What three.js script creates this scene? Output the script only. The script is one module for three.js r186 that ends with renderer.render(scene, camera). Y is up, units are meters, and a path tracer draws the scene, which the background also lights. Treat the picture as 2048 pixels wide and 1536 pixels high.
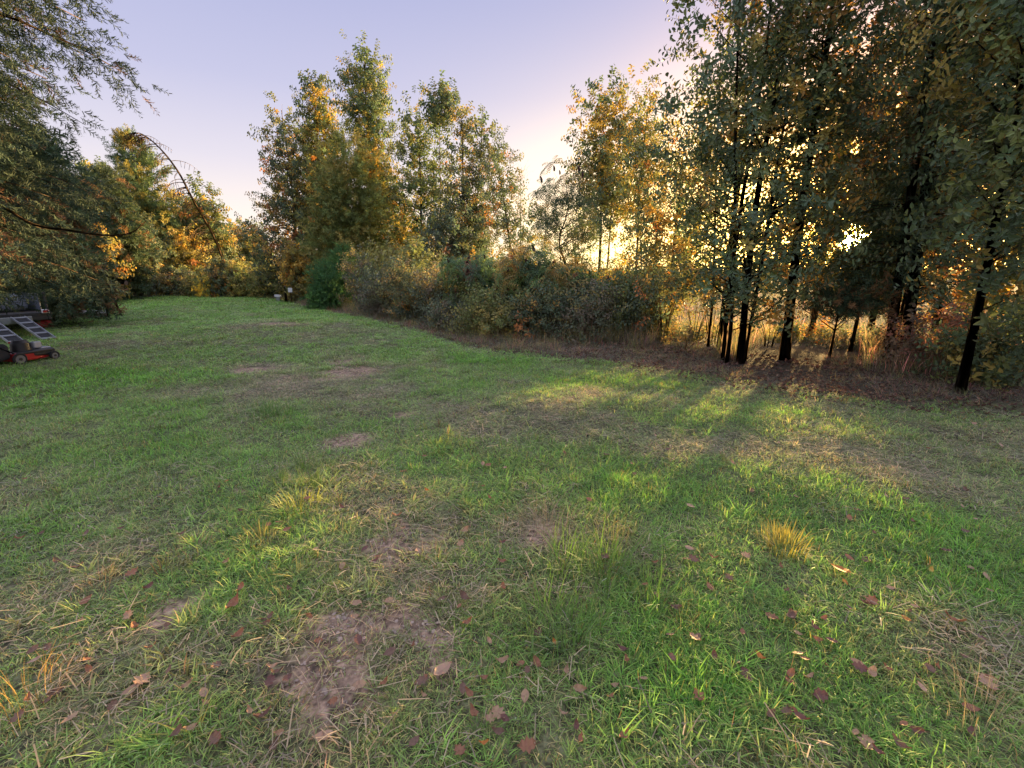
import * as THREE from 'three';
import { mergeGeometries } from 'three/addons/utils/BufferGeometryUtils.js';
import { RoundedBoxGeometry } from 'three/addons/geometries/RoundedBoxGeometry.js';

// ---------------------------------------------------------------- camera, sky, sun, exposure
const EYE = 1.6, PITCH = -14 * Math.PI / 180, FOV = 80;
const scene = new THREE.Scene();
const camera = new THREE.PerspectiveCamera(FOV, 4 / 3, 0.05, 4000);
camera.position.set(0, EYE, 0);
camera.rotation.set(PITCH, 0, 0);
const renderer = new THREE.WebGLRenderer({ antialias: true });
renderer.toneMapping = THREE.LinearToneMapping;
renderer.toneMappingExposure = 4.9;
renderer.shadowMap.enabled = true;

// direction of a point of the photograph (2048 x 1536)
const F = 768 / Math.tan(FOV * Math.PI / 360), CP = Math.cos(PITCH), SP = Math.sin(PITCH);
function ray(px, py) {
  const u = (px - 1024) / F, v = (768 - py) / F;
  return new THREE.Vector3(u, v * CP + SP, -(CP - v * SP));
}
const SUN = ray(1714, 473).normalize();

{ // clear evening air: lavender above, peach at the horizon, a warm glow round the low sun
  const W = 1024, H = 512, d = new Float32Array(W * H * 4);
  const stops = [[-90, .24, .21, .19], [0, .245, .198, .152], [5, .224, .198, .182], [11, .165, .157, .180], [18, .120, .122, .168], [26, .096, .102, .156], [50, .20, .215, .28], [90, .215, .23, .30]];
  const anti = new THREE.Vector3(-SUN.x, 0, -SUN.z).normalize();
  for (let j = 0; j < H; j++) for (let i = 0; i < W; i++) {
    const up = ((j + .5) / H - .5) * Math.PI, az = ((i + .5) / W - .5) * 2 * Math.PI;
    const x = Math.cos(az) * Math.cos(up), y = Math.sin(up), z = Math.sin(az) * Math.cos(up);
    const e = up * 180 / Math.PI;
    let k = 0; while (k < stops.length - 2 && e > stops[k + 1][0]) k++;
    let t = (e - stops[k][0]) / (stops[k + 1][0] - stops[k][0]); t = Math.min(1, Math.max(0, t));
    const th = Math.acos(Math.min(1, x * SUN.x + y * SUN.y + z * SUN.z)) * 180 / Math.PI, tall = Math.hypot(th, 2.1 * (e - 3));
    const g1 = Math.exp(-tall / 10) * 5, g2 = Math.exp(-th / 5) * 5, g3 = 50 / (1 + Math.exp((th - 1.0) * 9));
    const low = Math.max(0, 1 - Math.max(0, e) / 30);
    const a = Math.max(0, x * anti.x + z * anti.z) * low * .10;
    const rgb = [0, 1, 2].map((c) => stops[k][1 + c] * (1 - t) + stops[k + 1][1 + c] * t);
    const o = (j * W + i) * 4;
    d[o] = rgb[0] * (1 - a) + g1 * 1.0 + g2 * 1.0 + g3;
    d[o + 1] = rgb[1] * (1 - a * 1.3) + g1 * .64 + g2 * .38 + g3 * .6;
    d[o + 2] = rgb[2] * (1 - a) + g1 * .12 + g2 * .04 + g3 * .2;
    d[o + 3] = 1;
  }
  const t = new THREE.DataTexture(d, W, H, THREE.RGBAFormat, THREE.FloatType);
  t.mapping = THREE.EquirectangularReflectionMapping; t.magFilter = THREE.LinearFilter; t.needsUpdate = true;
  scene.background = t; scene.environment = t;
}
const sun = new THREE.DirectionalLight(new THREE.Color().setRGB(1.0, 0.65, 0.25), 5);
sun.name = 'sun';
sun.position.copy(SUN).multiplyScalar(120);
sun.castShadow = true; sun.shadow.radius = 3; sun.shadow.mapSize.set(4096, 4096);
Object.assign(sun.shadow.camera, { left: -45, right: 45, top: 30, bottom: -20, near: 1, far: 260 });
scene.add(sun, sun.target);

// ---------------------------------------------------------------- helpers
function rng(seed) { let s = (seed * 2654435761) >>> 0; return () => { s = (s + 0x6d2b79f5) | 0; let t = Math.imul(s ^ (s >>> 15), 1 | s); t = (t + Math.imul(t ^ (t >>> 7), 61 | t)) ^ t; return ((t ^ (t >>> 14)) >>> 0) / 4294967296; }; }
const V = (x, y, z) => new THREE.Vector3(x, y, z), lerp = THREE.MathUtils.lerp, clamp = THREE.MathUtils.clamp;
const sstep = (x, a, b) => { const t = clamp((x - a) / (b - a), 0, 1); return t * t * (3 - 2 * t); };
const C = (r, g, b) => new THREE.Color().setRGB(r, g, b);
function hash(ix, iy, s) { let h = Math.imul(ix, 374761393) ^ Math.imul(iy, 668265263) ^ Math.imul(s + 7, 2246822519); h = Math.imul(h ^ (h >>> 13), 1274126177); return ((h ^ (h >>> 16)) >>> 0) / 4294967296; }
function vnoise(x, y, s = 0) { const ix = Math.floor(x), iy = Math.floor(y), fx = x - ix, fy = y - iy, u = fx * fx * (3 - 2 * fx), v = fy * fy * (3 - 2 * fy); return lerp(lerp(hash(ix, iy, s), hash(ix + 1, iy, s), u), lerp(hash(ix, iy + 1, s), hash(ix + 1, iy + 1, s), u), v); }
function fbm(x, y, s = 0, n = 4) { let a = .5, r = 0, w = 0; for (let i = 0; i < n; i++) { r += a * vnoise(x, y, s + i * 17); w += a; a *= .55; x = x * 2.03 + 11.3; y = y * 2.03 - 7.7; } return r / w; }
const counts = new Map();
function numbered(n) { const k = counts.get(n) || 0; counts.set(n, k + 1); return k ? `${n}_${String(k).padStart(3, '0')}` : n; }
function shade(o) { o.traverse((m) => { if (m.isMesh) { m.castShadow = true; m.receiveShadow = true; } }); }
function thing(name, label, category, pos = [0, 0, 0], turn = 0, group) {
  const o = new THREE.Group(); o.name = numbered(name); o.position.set(...pos); o.rotation.y = turn;
  o.userData = { label, category }; if (group) o.userData.group = group; scene.add(o); return o;
}
function part(name, geo, mat, parent, kind) { const m = new THREE.Mesh(geo, mat); m.name = name; m.castShadow = m.receiveShadow = true; if (kind) m.userData.kind = kind; parent.add(m); return m; }
function stuff(name, label, category, obj) { obj.name = numbered(name); obj.userData = { label, category, kind: 'stuff' }; obj.castShadow = obj.receiveShadow = true; scene.add(obj); return obj; }
const M4 = new THREE.Matrix4(), Q = new THREE.Quaternion(), UPV = V(0, 1, 0), Q2 = new THREE.Quaternion();
function placing(pos, dir, spin, sx, sy = sx, sz = sx) { Q.setFromUnitVectors(UPV, dir); Q2.setFromAxisAngle(UPV, spin); Q.multiply(Q2); return new THREE.Matrix4().compose(pos, Q, V(sx, sy, sz)); }
function instanced(geo, mat, list) {
  const m = new THREE.InstancedMesh(geo, mat, list.length);
  list.forEach(([mt, c], i) => { m.setMatrixAt(i, mt); m.setColorAt(i, c); });
  m.castShadow = m.receiveShadow = true; return m;
}
class GB { // collects triangles with colours
  constructor() { this.p = []; this.n = []; this.c = []; this.t = []; }
  tri(a, b, c, col, ua = [0, 0], ub = [1, 0], uc = [1, 1]) {
    const ux = b.x - a.x, uy = b.y - a.y, uz = b.z - a.z, vx = c.x - a.x, vy = c.y - a.y, vz = c.z - a.z;
    let nx = uy * vz - uz * vy, ny = uz * vx - ux * vz, nz = ux * vy - uy * vx; const l = Math.hypot(nx, ny, nz) || 1; nx /= l; ny /= l; nz /= l;
    for (const v of [a, b, c]) { this.p.push(v.x, v.y, v.z); this.n.push(nx, ny, nz); this.c.push(col.r, col.g, col.b); }
    this.t.push(...ua, ...ub, ...uc);
  }
  quad(a, b, c, d, col) { this.tri(a, b, c, col); this.tri(a, c, d, col, [0, 0], [1, 1], [0, 1]); }
  build() {
    const g = new THREE.BufferGeometry();
    g.setAttribute('position', new THREE.Float32BufferAttribute(this.p, 3)); g.setAttribute('normal', new THREE.Float32BufferAttribute(this.n, 3));
    g.setAttribute('color', new THREE.Float32BufferAttribute(this.c, 3)); g.setAttribute('uv', new THREE.Float32BufferAttribute(this.t, 2)); return g;
  }
}
// tapered tube through points, radii per point, into position/normal/uv arrays
function tube(points, radii, sides = 6) {
  const n = points.length, p = [], nn = [], uv = [], idx = []; let len = 0;
  const ref = V(0.31, 0.17, 0.94);
  for (let i = 0; i < n; i++) {
    const t = points[Math.min(n - 1, i + 1)].clone().sub(points[Math.max(0, i - 1)]).normalize();
    const a = new THREE.Vector3().crossVectors(t, Math.abs(t.dot(ref)) > .95 ? V(1, 0, 0) : ref).normalize(), b = new THREE.Vector3().crossVectors(t, a);
    if (i) len += points[i].distanceTo(points[i - 1]);
    for (let k = 0; k <= sides; k++) {
      const w = k / sides * Math.PI * 2, d = a.clone().multiplyScalar(Math.cos(w)).addScaledVector(b, Math.sin(w));
      p.push(points[i].x + d.x * radii[i], points[i].y + d.y * radii[i], points[i].z + d.z * radii[i]); nn.push(d.x, d.y, d.z);
      uv.push(k / sides * Math.max(.2, radii[0] * 6.28), len);
    }
  }
  for (let i = 0; i < n - 1; i++) for (let k = 0; k < sides; k++) { const a = i * (sides + 1) + k, b = a + sides + 1; idx.push(a, b, a + 1, b, b + 1, a + 1); }
  const g = new THREE.BufferGeometry();
  g.setAttribute('position', new THREE.Float32BufferAttribute(p, 3)); g.setAttribute('normal', new THREE.Float32BufferAttribute(nn, 3)); g.setAttribute('uv', new THREE.Float32BufferAttribute(uv, 2)); g.setIndex(idx); return g;
}

// ---------------------------------------------------------------- the lie of the land
const flat = (px, py) => { const d = ray(px, py), t = -EYE / d.y; return [d.x * t, d.z * t]; };
const EDGE = [[-700, 583], [0, 580], [240, 579], [480, 589], [600, 613], [750, 651], [900, 684], [1000, 703], [1180, 724], [1300, 740], [1500, 774], [1700, 799], [1900, 814], [2048, 824], [2600, 850]]
  .map(([a, b]) => { const [x, z] = flat(a, b); return [Math.atan2(x, -z), Math.hypot(x, z)]; });
function edgeAt(x, z) { // distance from the camera's spot to the mown edge in that direction
  const a = Math.atan2(x, -z);
  if (a <= EDGE[0][0]) return EDGE[0][1]; for (let i = 1; i < EDGE.length; i++) if (a <= EDGE[i][0]) { const t = (a - EDGE[i - 1][0]) / (EDGE[i][0] - EDGE[i - 1][0]); return lerp(EDGE[i - 1][1], EDGE[i][1], t); }
  return EDGE[EDGE.length - 1][1];
}
const past = (x, z) => Math.hypot(x, z) - edgeAt(x, z); // metres past the mown edge
function hgt(x, z) {
  const r = Math.hypot(x, z), front = sstep(-z, -2, 6);
  let h = .20 * Math.exp(-((x + 5.6) ** 2 / 9 + (z + 12.6) ** 2 / 5)) + .10 * Math.exp(-((x - .7) ** 2 / 1.6 + (z + 5.2) ** 2 / .7));
  h += (fbm(x * .45, z * .45, 3) - .5) * .12 * sstep(r, 1.2, 4) + (fbm(x * 1.9, z * 1.9, 5, 3) - .5) * .05;
  const p = past(x, z); h -= 1.3 * sstep(p, 2.5, 20) * front * sstep(x, -8, 6);
  return h;
}
function ground(px, py) { let y = 0; const d = ray(px, py); let t = 0; for (let i = 0; i < 12; i++) { t = (y - EYE) / d.y; y = lerp(y, hgt(d.x * t, d.z * t), .7); } return V(d.x * t, hgt(d.x * t, d.z * t), d.z * t); }
function heightAt(px, py, x, z) { const d = ray(px, py), t = Math.hypot(x, z) / Math.hypot(d.x, d.z); return EYE + d.y * t; }
function through(px, py, depth) { const d = ray(px, py), t = depth / -(-CP * 1 * 1) ; const s = depth; return V(d.x * s, EYE + d.y * s, d.z * s); } // depth along the lens axis
const pxPerM = (x, z) => F / Math.hypot(x, z);

// what grows where on the lawn: bare soil, dry thatch, lush growth
const BARE = [[655, 1365, .20, .17], [735, 1245, .26, .12], [860, 1270, .20, .09], [690, 1260, .14, .12], [785, 1095, .22, .20], [700, 745, .55, .5], [690, 722, .4, .35], [520, 738, .6, .35], [690, 878, .22, .25], [800, 830, .2, .25], [640, 1130, .12, .1], [560, 662, 1.0, .35], [330, 1225, .16, .12], [1080, 1080, .1, .1], [880, 1330, .12, .1]]
  .map(([a, b, rx, rz]) => [...flat(a, b), rx, rz]);
const DRY = [[560, 668, 2.0, 1.0], [700, 730, 1.0, 1.4], [340, 690, 1.4, .8], [620, 760, 1.2, 1.0], [760, 1120, .5, .7], [1130, 860, .8, .7], [1850, 890, 1.2, .5], [1950, 900, 1.2, 1.0], [240, 980, .7, .5], [700, 1300, .5, .5], [1060, 1060, .25, .25], [1250, 800, .6, .5], [250, 690, 1.2, .6], [1900, 1300, .4, .3]]
  .map(([a, b, rx, rz]) => [...flat(a, b), rx, rz]);
const LUSH = [[1590, 985, .7, .5], [100, 900, 1.3, 1.6], [1250, 1180, .55, .6], [1400, 1420, .5, .3], [700, 630, 3, 2.5], [950, 720, 2.2, .9], [1150, 760, 1.6, .6], [1080, 770, 1.2, .5], [560, 830, .6, .5], [1960, 1130, .6, .6], [350, 600, 9, 8], [150, 760, 1.6, 1.2], [600, 960, .5, .5], [1300, 980, .8, .5]]
  .map(([a, b, rx, rz]) => [...flat(a, b), rx, rz]);
const WORN = [[600, 1500], [640, 1430], [660, 1365], [700, 1290], [735, 1245], [770, 1160], [785, 1100], [765, 1030], [735, 950], [705, 880], [698, 800], [694, 740], [660, 705], [610, 680], [560, 660], [500, 632], [1030, 1060], [900, 1060], [560, 760], [520, 735]].map(([a, b]) => [...flat(a, b), .24 + (b < 800 ? .25 : 0), .22 + (b < 800 ? .35 : 0)]);
const spots = (L, x, z) => { let s = 0; for (const [a, b, rx, rz] of L) { const d = ((x - a) / rx) ** 2 + ((z - b) / rz) ** 2; if (d < 7) s = Math.max(s, Math.exp(-d * .9)); } return s; };
function lawn(x, z) {
  const n = fbm(x * 1.3, z * 1.3, 21), n2 = fbm(x * 4.5, z * 4.5, 33, 3);
  const worn = spots(WORN, x, z), bare = clamp(sstep(spots(BARE, x, z) * .95 + worn * .44 + (n2 - .5) * 1.2 + (fbm(x * 10, z * 10, 55, 2) - .5) * .9, .52, .95), 0, 1);
  const dry = clamp(spots(DRY, x, z) * .6 + worn * .5 + sstep(n, .54, .74) * .55 + (n2 - .5) * .6, 0, 1);
  const lush = clamp(spots(LUSH, x, z) * .8 + sstep(.5 - n, -.06, .14) * .5, 0, 1);
  return { bare, dry: dry * (1 - lush * .6), lush, p: past(x, z) };
}

// ---------------------------------------------------------------- materials
function noiseTexture(W, fn, srgb = true) {
  const d = new Uint8Array(W * W * 4);
  for (let y = 0; y < W; y++) for (let x = 0; x < W; x++) { const c = fn(x / W, y / W), o = (y * W + x) * 4; d[o] = clamp(c[0], 0, 1) * 255; d[o + 1] = clamp(c[1], 0, 1) * 255; d[o + 2] = clamp(c[2], 0, 1) * 255; d[o + 3] = 255; }
  const t = new THREE.DataTexture(d, W, W); t.wrapS = t.wrapT = THREE.RepeatWrapping; t.magFilter = THREE.LinearFilter; if (srgb) t.colorSpace = THREE.SRGBColorSpace; t.needsUpdate = true; return t;
}
function tiled(u, v, f, s, n) { // fbm that repeats over the unit square
  const a = fbm(u * f, v * f, s, n), b = fbm((u - 1) * f, v * f, s, n), c = fbm(u * f, (v - 1) * f, s, n), d = fbm((u - 1) * f, (v - 1) * f, s, n);
  return lerp(lerp(a, b, u), lerp(c, d, u), v);
}
const soilTex = noiseTexture(512, (u, v) => { const a = tiled(u, v, 9, 1, 4), b = tiled(u, v, 60, 2, 3), k = .78 + (a - .5) * .6 + (b - .5) * 1.3; return [k * 1.02, k, k * .98]; });
const soilBump = noiseTexture(512, (u, v) => { const b = tiled(u, v, 50, 2, 3); return [b, b, b]; }, false);
const barkTex = noiseTexture(256, (u, v) => { const a = tiled(u, v, 6, 4, 3), b = fbm(u * 34, v * 5, 8, 3), k = .55 + a * .35 + (b - .5) * .8; return [k, k * .97, k * .93]; });
const barkBump = noiseTexture(256, (u, v) => { const b = fbm(u * 34, v * 5, 8, 3); return [b, b, b]; }, false);
const M = {
  ground: new THREE.MeshStandardMaterial({ name: 'soil', vertexColors: true, map: soilTex, bumpMap: soilBump, bumpScale: .02, roughness: 1 }),
  grass: new THREE.MeshPhysicalMaterial({ name: 'grass blade', vertexColors: true, roughness: .9, transmission: .48, specularIntensity: 1, side: THREE.DoubleSide }),
  leaf: new THREE.MeshPhysicalMaterial({ name: 'leaf', vertexColors: true, roughness: .95, transmission: .42, specularIntensity: .9, side: THREE.DoubleSide }),
  gloss: new THREE.MeshPhysicalMaterial({ name: 'glossy leaf', vertexColors: true, roughness: .6, transmission: .22, specularIntensity: 1, side: THREE.DoubleSide }),
  needle: new THREE.MeshPhysicalMaterial({ name: 'cedar foliage', vertexColors: true, roughness: .9, transmission: .25, specularIntensity: .4, side: THREE.DoubleSide }),
  bark: new THREE.MeshStandardMaterial({ name: 'bark', color: C(.60, .46, .375), map: barkTex, bumpMap: barkBump, bumpScale: .012, roughness: .95 }),
  paleBark: new THREE.MeshStandardMaterial({ name: 'pale bark', color: C(.34, .27, .22), map: barkTex, bumpMap: barkBump, bumpScale: .01, roughness: .95 }),
  dryLeaf: new THREE.MeshPhysicalMaterial({ name: 'dry leaf', vertexColors: true, roughness: .75, transmission: .2, side: THREE.DoubleSide }),
};

// ---------------------------------------------------------------- ground sheet
{
  const p = [], c = [], uv = [], idx = [], SECT = 360, radii = [];
  for (let r = .25; r < 2200; r *= r < 60 ? 1.030 : 1.16) radii.push(r);
  const put = (x, z) => {
    const L = lawn(x, z), r = Math.hypot(x, z), y = hgt(x, z);
    p.push(x, y, z); uv.push(x / 1.4, z / 1.4);
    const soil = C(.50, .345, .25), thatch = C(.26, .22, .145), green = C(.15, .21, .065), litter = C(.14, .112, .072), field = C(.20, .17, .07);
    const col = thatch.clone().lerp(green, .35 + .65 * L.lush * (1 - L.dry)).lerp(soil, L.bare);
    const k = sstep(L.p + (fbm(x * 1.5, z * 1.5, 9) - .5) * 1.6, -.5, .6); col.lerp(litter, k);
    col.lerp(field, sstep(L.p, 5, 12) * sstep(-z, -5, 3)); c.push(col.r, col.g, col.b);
  };
  put(0, 0);
  radii.forEach((r) => { for (let s = 0; s < SECT; s++) { const a = s / SECT * Math.PI * 2; put(Math.sin(a) * r, -Math.cos(a) * r); } });
  for (let s = 0; s < SECT; s++) idx.push(0, 1 + s, 1 + (s + 1) % SECT);
  for (let i = 0; i < radii.length - 1; i++) for (let s = 0; s < SECT; s++) { const a = 1 + i * SECT + s, b = 1 + i * SECT + (s + 1) % SECT, d = a + SECT, e = b + SECT; idx.push(a, d, b, b, d, e); }
  for (let i = 0; i < idx.length; i += 3) { const q = idx[i + 1]; idx[i + 1] = idx[i + 2]; idx[i + 2] = q; }
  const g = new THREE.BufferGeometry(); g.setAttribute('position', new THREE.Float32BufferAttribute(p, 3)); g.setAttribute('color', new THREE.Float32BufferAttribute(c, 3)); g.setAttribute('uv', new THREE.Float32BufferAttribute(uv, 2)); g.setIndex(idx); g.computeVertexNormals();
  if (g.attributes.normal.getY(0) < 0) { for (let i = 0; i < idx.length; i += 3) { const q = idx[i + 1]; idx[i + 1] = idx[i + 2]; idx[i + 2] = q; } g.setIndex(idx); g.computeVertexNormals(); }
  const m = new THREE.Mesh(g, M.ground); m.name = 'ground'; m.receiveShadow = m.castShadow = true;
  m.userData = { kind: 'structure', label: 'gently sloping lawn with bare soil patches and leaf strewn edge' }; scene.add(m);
}

// ---------------------------------------------------------------- blades, leaves and sprays that everything green is made of
function blade(gb, base, dir, bend, h, w, col, tip) { // a bent blade of three pieces
  const side = new THREE.Vector3().crossVectors(dir, UPV).normalize(); if (side.lengthSq() < .1) side.set(1, 0, 0);
  const P = (t) => base.clone().addScaledVector(UPV, h * (t - bend * .35 * t * t)).addScaledVector(dir, h * bend * t * t);
  const b0 = P(0), b1 = P(.4), b2 = P(.75), b3 = P(1), s = (v, k) => [v.clone().addScaledVector(side, -w * k), v.clone().addScaledVector(side, w * k)];
  const [a0, a1] = s(b0, .42), [c0, c1] = s(b1, .5), [d0, d1] = s(b2, .33);
  gb.quad(a0, a1, c1, c0, col); gb.quad(c0, c1, d1, d0, col.clone().lerp(tip, .5)); gb.tri(d0, d1, b3, tip);
}
function tuftGeo(seed, n, R, h0, h1, w, bend0, bend1, dryShare = .15) {
  const r = rng(seed), gb = new GB();
  for (let i = 0; i < n; i++) {
    const a = r() * 6.283, q = R * Math.sqrt(r()), d = V(Math.cos(a + (r() - .5) * 2), 0, Math.sin(a + (r() - .5) * 2)), k = .7 + r() * .6, dry = r() < dryShare;
    const col = dry ? C(2.3 * k, 1.25 * k, 2.0 * k) : C(k, k, k), tip = dry ? col : C(k * 1.35, k * 1.15, k);
    blade(gb, V(Math.cos(a) * q, -.004, Math.sin(a) * q), d, lerp(bend0, bend1, r()), lerp(h0, h1, r() * r()), w * (.7 + r() * .6), col, tip);
  }
  return gb.build();
}
function strawGeo(seed, n) { // dead stems lying crossed on the soil
  const r = rng(seed), gb = new GB();
  for (let i = 0; i < n; i++) {
    const a = r() * 6.283, d = V(Math.cos(a), (r() - .3) * .35, Math.sin(a)), o = V((r() - .5) * .16, .004 + r() * .02, (r() - .5) * .16), L = .025 + r() * .06, w = .0008 + r() * .0006, k = .6 + r() * .7;
    const s = V(-d.z, 0, d.x).multiplyScalar(w), e = o.clone().addScaledVector(d, L), m = o.clone().addScaledVector(d, L * .5).add(V(0, .006 * r(), 0));
    gb.quad(o.clone().sub(s), o.clone().add(s), m.clone().add(s), m.clone().sub(s), C(k, k, k)); gb.quad(m.clone().sub(s), m.clone().add(s), e.clone().add(s), e.clone().sub(s), C(k, k, k));
  }
  return gb.build();
}
function leaf(gb, o, dir, nrm, L, W, fold, col) {
  const side = new THREE.Vector3().crossVectors(dir, nrm).normalize(), up = new THREE.Vector3().crossVectors(side, dir).normalize();
  const at = (t, s, f) => o.clone().addScaledVector(dir, L * t).addScaledVector(side, W * s).addScaledVector(up, W * f - L * .18 * t * t);
  const b = at(0, 0, 0), t = at(1, 0, 0), l1 = at(.3, -.46, fold), l2 = at(.68, -.36, fold * .8), r1 = at(.3, .46, fold), r2 = at(.68, .36, fold * .8);
  gb.tri(b, l1, l2, col); gb.tri(b, l2, t, col); gb.tri(b, t, r2, col); gb.tri(b, r2, r1, col);
}
const rdir = (r) => { const z = r() * 2 - 1, a = r() * 6.283, s = Math.sqrt(1 - z * z); return V(Math.cos(a) * s, z, Math.sin(a) * s); };
function twigGeo(seed, n, len, L, W, spread = 1) { // a twig along +y with alternate leaves
  const r = rng(seed), gb = new GB();
  const tw = C(.9, .6, .5); gb.tri(V(-.004, 0, 0), V(.004, 0, 0), V(0, len, 0), tw); gb.tri(V(0, 0, -.004), V(0, 0, .004), V(0, len, 0), tw);
  for (let i = 0; i < n; i++) {
    const t = .15 + .85 * i / (n - 1), a = i * 2.4 + r() * .8, d = V(Math.cos(a) * spread, .55 + (r() - .5) * .7 - .25, Math.sin(a) * spread).normalize(), k = .62 + r() * .75, s = .7 + r() * .5;
    const o = V(d.x * .02, len * t, d.z * .02);
    leaf(gb, o, d, rdir(r).multiplyScalar(.7).add(V(0, 1, 0)).normalize(), L * s, W * s, .12 + r() * .2, C(k * (1 + r() * .15), k, k * (.85 + r() * .3)));
  }
  return gb.build();
}
function pinnateGeo(seed, fronds, len, L, W) { // drooping compound leaves from one shoot
  const r = rng(seed), gb = new GB();
  for (let f = 0; f < fronds; f++) {
    const a = f / fronds * 6.283 + r(), out = V(Math.cos(a), .35 + r() * .4, Math.sin(a)).normalize(), k0 = .7 + r() * .5;
    let o = V(0, 0, 0), d = out.clone();
    for (let i = 0; i < 7; i++) {
      const step = len / 7; const o2 = o.clone().addScaledVector(d, step); d.y -= .2; d.normalize();
      const s = new THREE.Vector3().crossVectors(d, UPV).normalize(), k = k0 * (.8 + r() * .4);
      gb.tri(o, o.clone().addScaledVector(s, .004), o2, C(.8, .4, .3));
      for (const q of [-1, 1]) leaf(gb, o2, s.clone().multiplyScalar(q).addScaledVector(d, .35).add(V(0, -.25 - r() * .2, 0)).normalize(), UPV, L * (1 - Math.abs(i - 3) * .08), W, .08, C(k, k, k));
      o = o2;
    }
  }
  return gb.build();
}
function sprayGeo(seed, len, n, L, w) { // feathery cedar spray: forked slivers along a drooping shoot
  const r = rng(seed), gb = new GB();
  for (let i = 0; i < n; i++) {
    const t = i / n, o = V((r() - .5) * .02, len * t, (r() - .5) * .02), a = r() * 6.283, d = V(Math.cos(a) * .9, .75, Math.sin(a) * .9).normalize(), k = .65 + r() * .7, LL = L * (1.15 - t * .6) * (.6 + r() * .7);
    const s = new THREE.Vector3().crossVectors(d, rdir(r)).normalize().multiplyScalar(w * .5), m = o.clone().addScaledVector(d, LL * .55), e = o.clone().addScaledVector(d, LL).add(V(0, -.15 * LL, 0)), col = C(k, k, k);
    gb.tri(o.clone().sub(s), m.clone().add(s), m.clone().sub(s), col); gb.tri(o.clone().sub(s), o.clone().add(s), m.clone().add(s), col); gb.tri(m.clone().sub(s), m.clone().add(s), e, col);
    for (const q of [-1, 1]) { const d2 = d.clone().addScaledVector(s, q * 120).add(rdir(r).multiplyScalar(.3)).normalize(), e2 = m.clone().addScaledVector(d2, LL * .5), s2 = d.clone().multiplyScalar(w * .45); gb.tri(m.clone().sub(s2), m.clone().add(s2), e2, col); }
  }
  return gb.build();
}
function bareGeo(seed, len, n) { // hanging dead twigs
  const r = rng(seed), gb = new GB();
  for (let i = 0; i < n; i++) { let o = V(0, 0, 0), d = V((r() - .5) * 1.2, 1, (r() - .5) * 1.2).normalize(), w = .006; for (let k = 0; k < 4; k++) { const e = o.clone().addScaledVector(d, len / 4 * (.6 + r() * .6)), s = V(-d.z, 0, d.x).normalize().multiplyScalar(w); gb.quad(o.clone().sub(s), o.clone().add(s), e.clone().add(s), e.clone().sub(s), C(1, 1, 1)); o = e; d.add(rdir(r).multiplyScalar(.35)).normalize(); w *= .7; } }
  return gb.build();
}
const G = {
  broad: [1, 2, 3].map((s) => twigGeo(s, 13, .34, .078, .046)), small: [4, 5].map((s) => twigGeo(s, 12, .34, .07, .042)), big: [6, 7].map((s) => twigGeo(s, 9, .36, .11, .06)), far: [8, 9].map((s) => twigGeo(s, 13, .46, .13, .085)),
  cedar: [11, 12, 13].map((s) => sprayGeo(s, .24, 22, .085, .010)), cedarFar: [14, 15].map((s) => sprayGeo(s, .5, 20, .22, .024)), pinnate: [21, 22].map((s) => pinnateGeo(s, 6, .42, .11, .028)), bare: [31, 32].map((s) => bareGeo(s, .7, 4)),
  vine: [41, 42].map((s) => twigGeo(s, 10, .3, .06, .042)),
};
const PAL = { // leaf colours: [share, r, g, b]
  hickory: [[5, .052, .085, .042], [3, .075, .10, .038], [1.6, .17, .15, .035], [.8, .22, .14, .03]],
  dusk: [[5, .048, .074, .042], [2, .08, .09, .035], [1.2, .17, .12, .035], [.4, .20, .09, .03]],
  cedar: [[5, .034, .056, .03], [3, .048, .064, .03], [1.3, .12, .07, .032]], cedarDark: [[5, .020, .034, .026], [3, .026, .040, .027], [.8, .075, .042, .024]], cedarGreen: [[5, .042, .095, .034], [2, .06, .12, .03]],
  amber: [[3, .25, .17, .03], [3, .15, .14, .035], [3, .08, .095, .035], [.6, .26, .12, .03]], mixed: [[4, .055, .085, .04], [3, .10, .115, .035], [2, .22, .165, .03], [.2, .24, .11, .03]], rust: [[2, .19, .105, .035], [3, .09, .085, .04], [2, .24, .155, .03]],
  oak: [[4, .055, .088, .04], [2, .09, .115, .035], [1, .17, .145, .035]], olive: [[4, .10, .125, .04], [2, .14, .14, .04], [1, .2, .17, .05]], sumac: [[4, .06, .105, .055], [2, .09, .14, .04], [.8, .22, .06, .04], [.6, .2, .14, .04]],
  brush: [[4, .065, .085, .05], [2, .10, .09, .06], [1, .15, .13, .045]], straw: [[1, .34, .26, .15]], thatch: [[2, .26, .20, .13], [1, .18, .14, .10]], grey: [[1, .22, .17, .14]], gold: [[2, .13, .15, .04], [2, .42, .33, .04]], reddish: [[2, .17, .09, .06], [2, .10, .08, .05]],
};
const GAIN = 2.2;
function pick(pal, r) { let w = 0; for (const p of pal) w += p[0]; let k = r() * w; for (const p of pal) { k -= p[0]; if (k <= 0) { const j = (.75 + r() * .5) * GAIN; return C(p[1] * j, p[2] * j, p[3] * j); } } return C(pal[0][1], pal[0][2], pal[0][3]); }
const at1 = (prof, t) => { for (let i = 1; i < prof.length; i++) if (t <= prof[i][0]) return lerp(prof[i - 1][1], prof[i][1], clamp((t - prof[i - 1][0]) / (prof[i][0] - prof[i - 1][0] || 1), 0, 1)); return prof[prof.length - 1][1]; };

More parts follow.
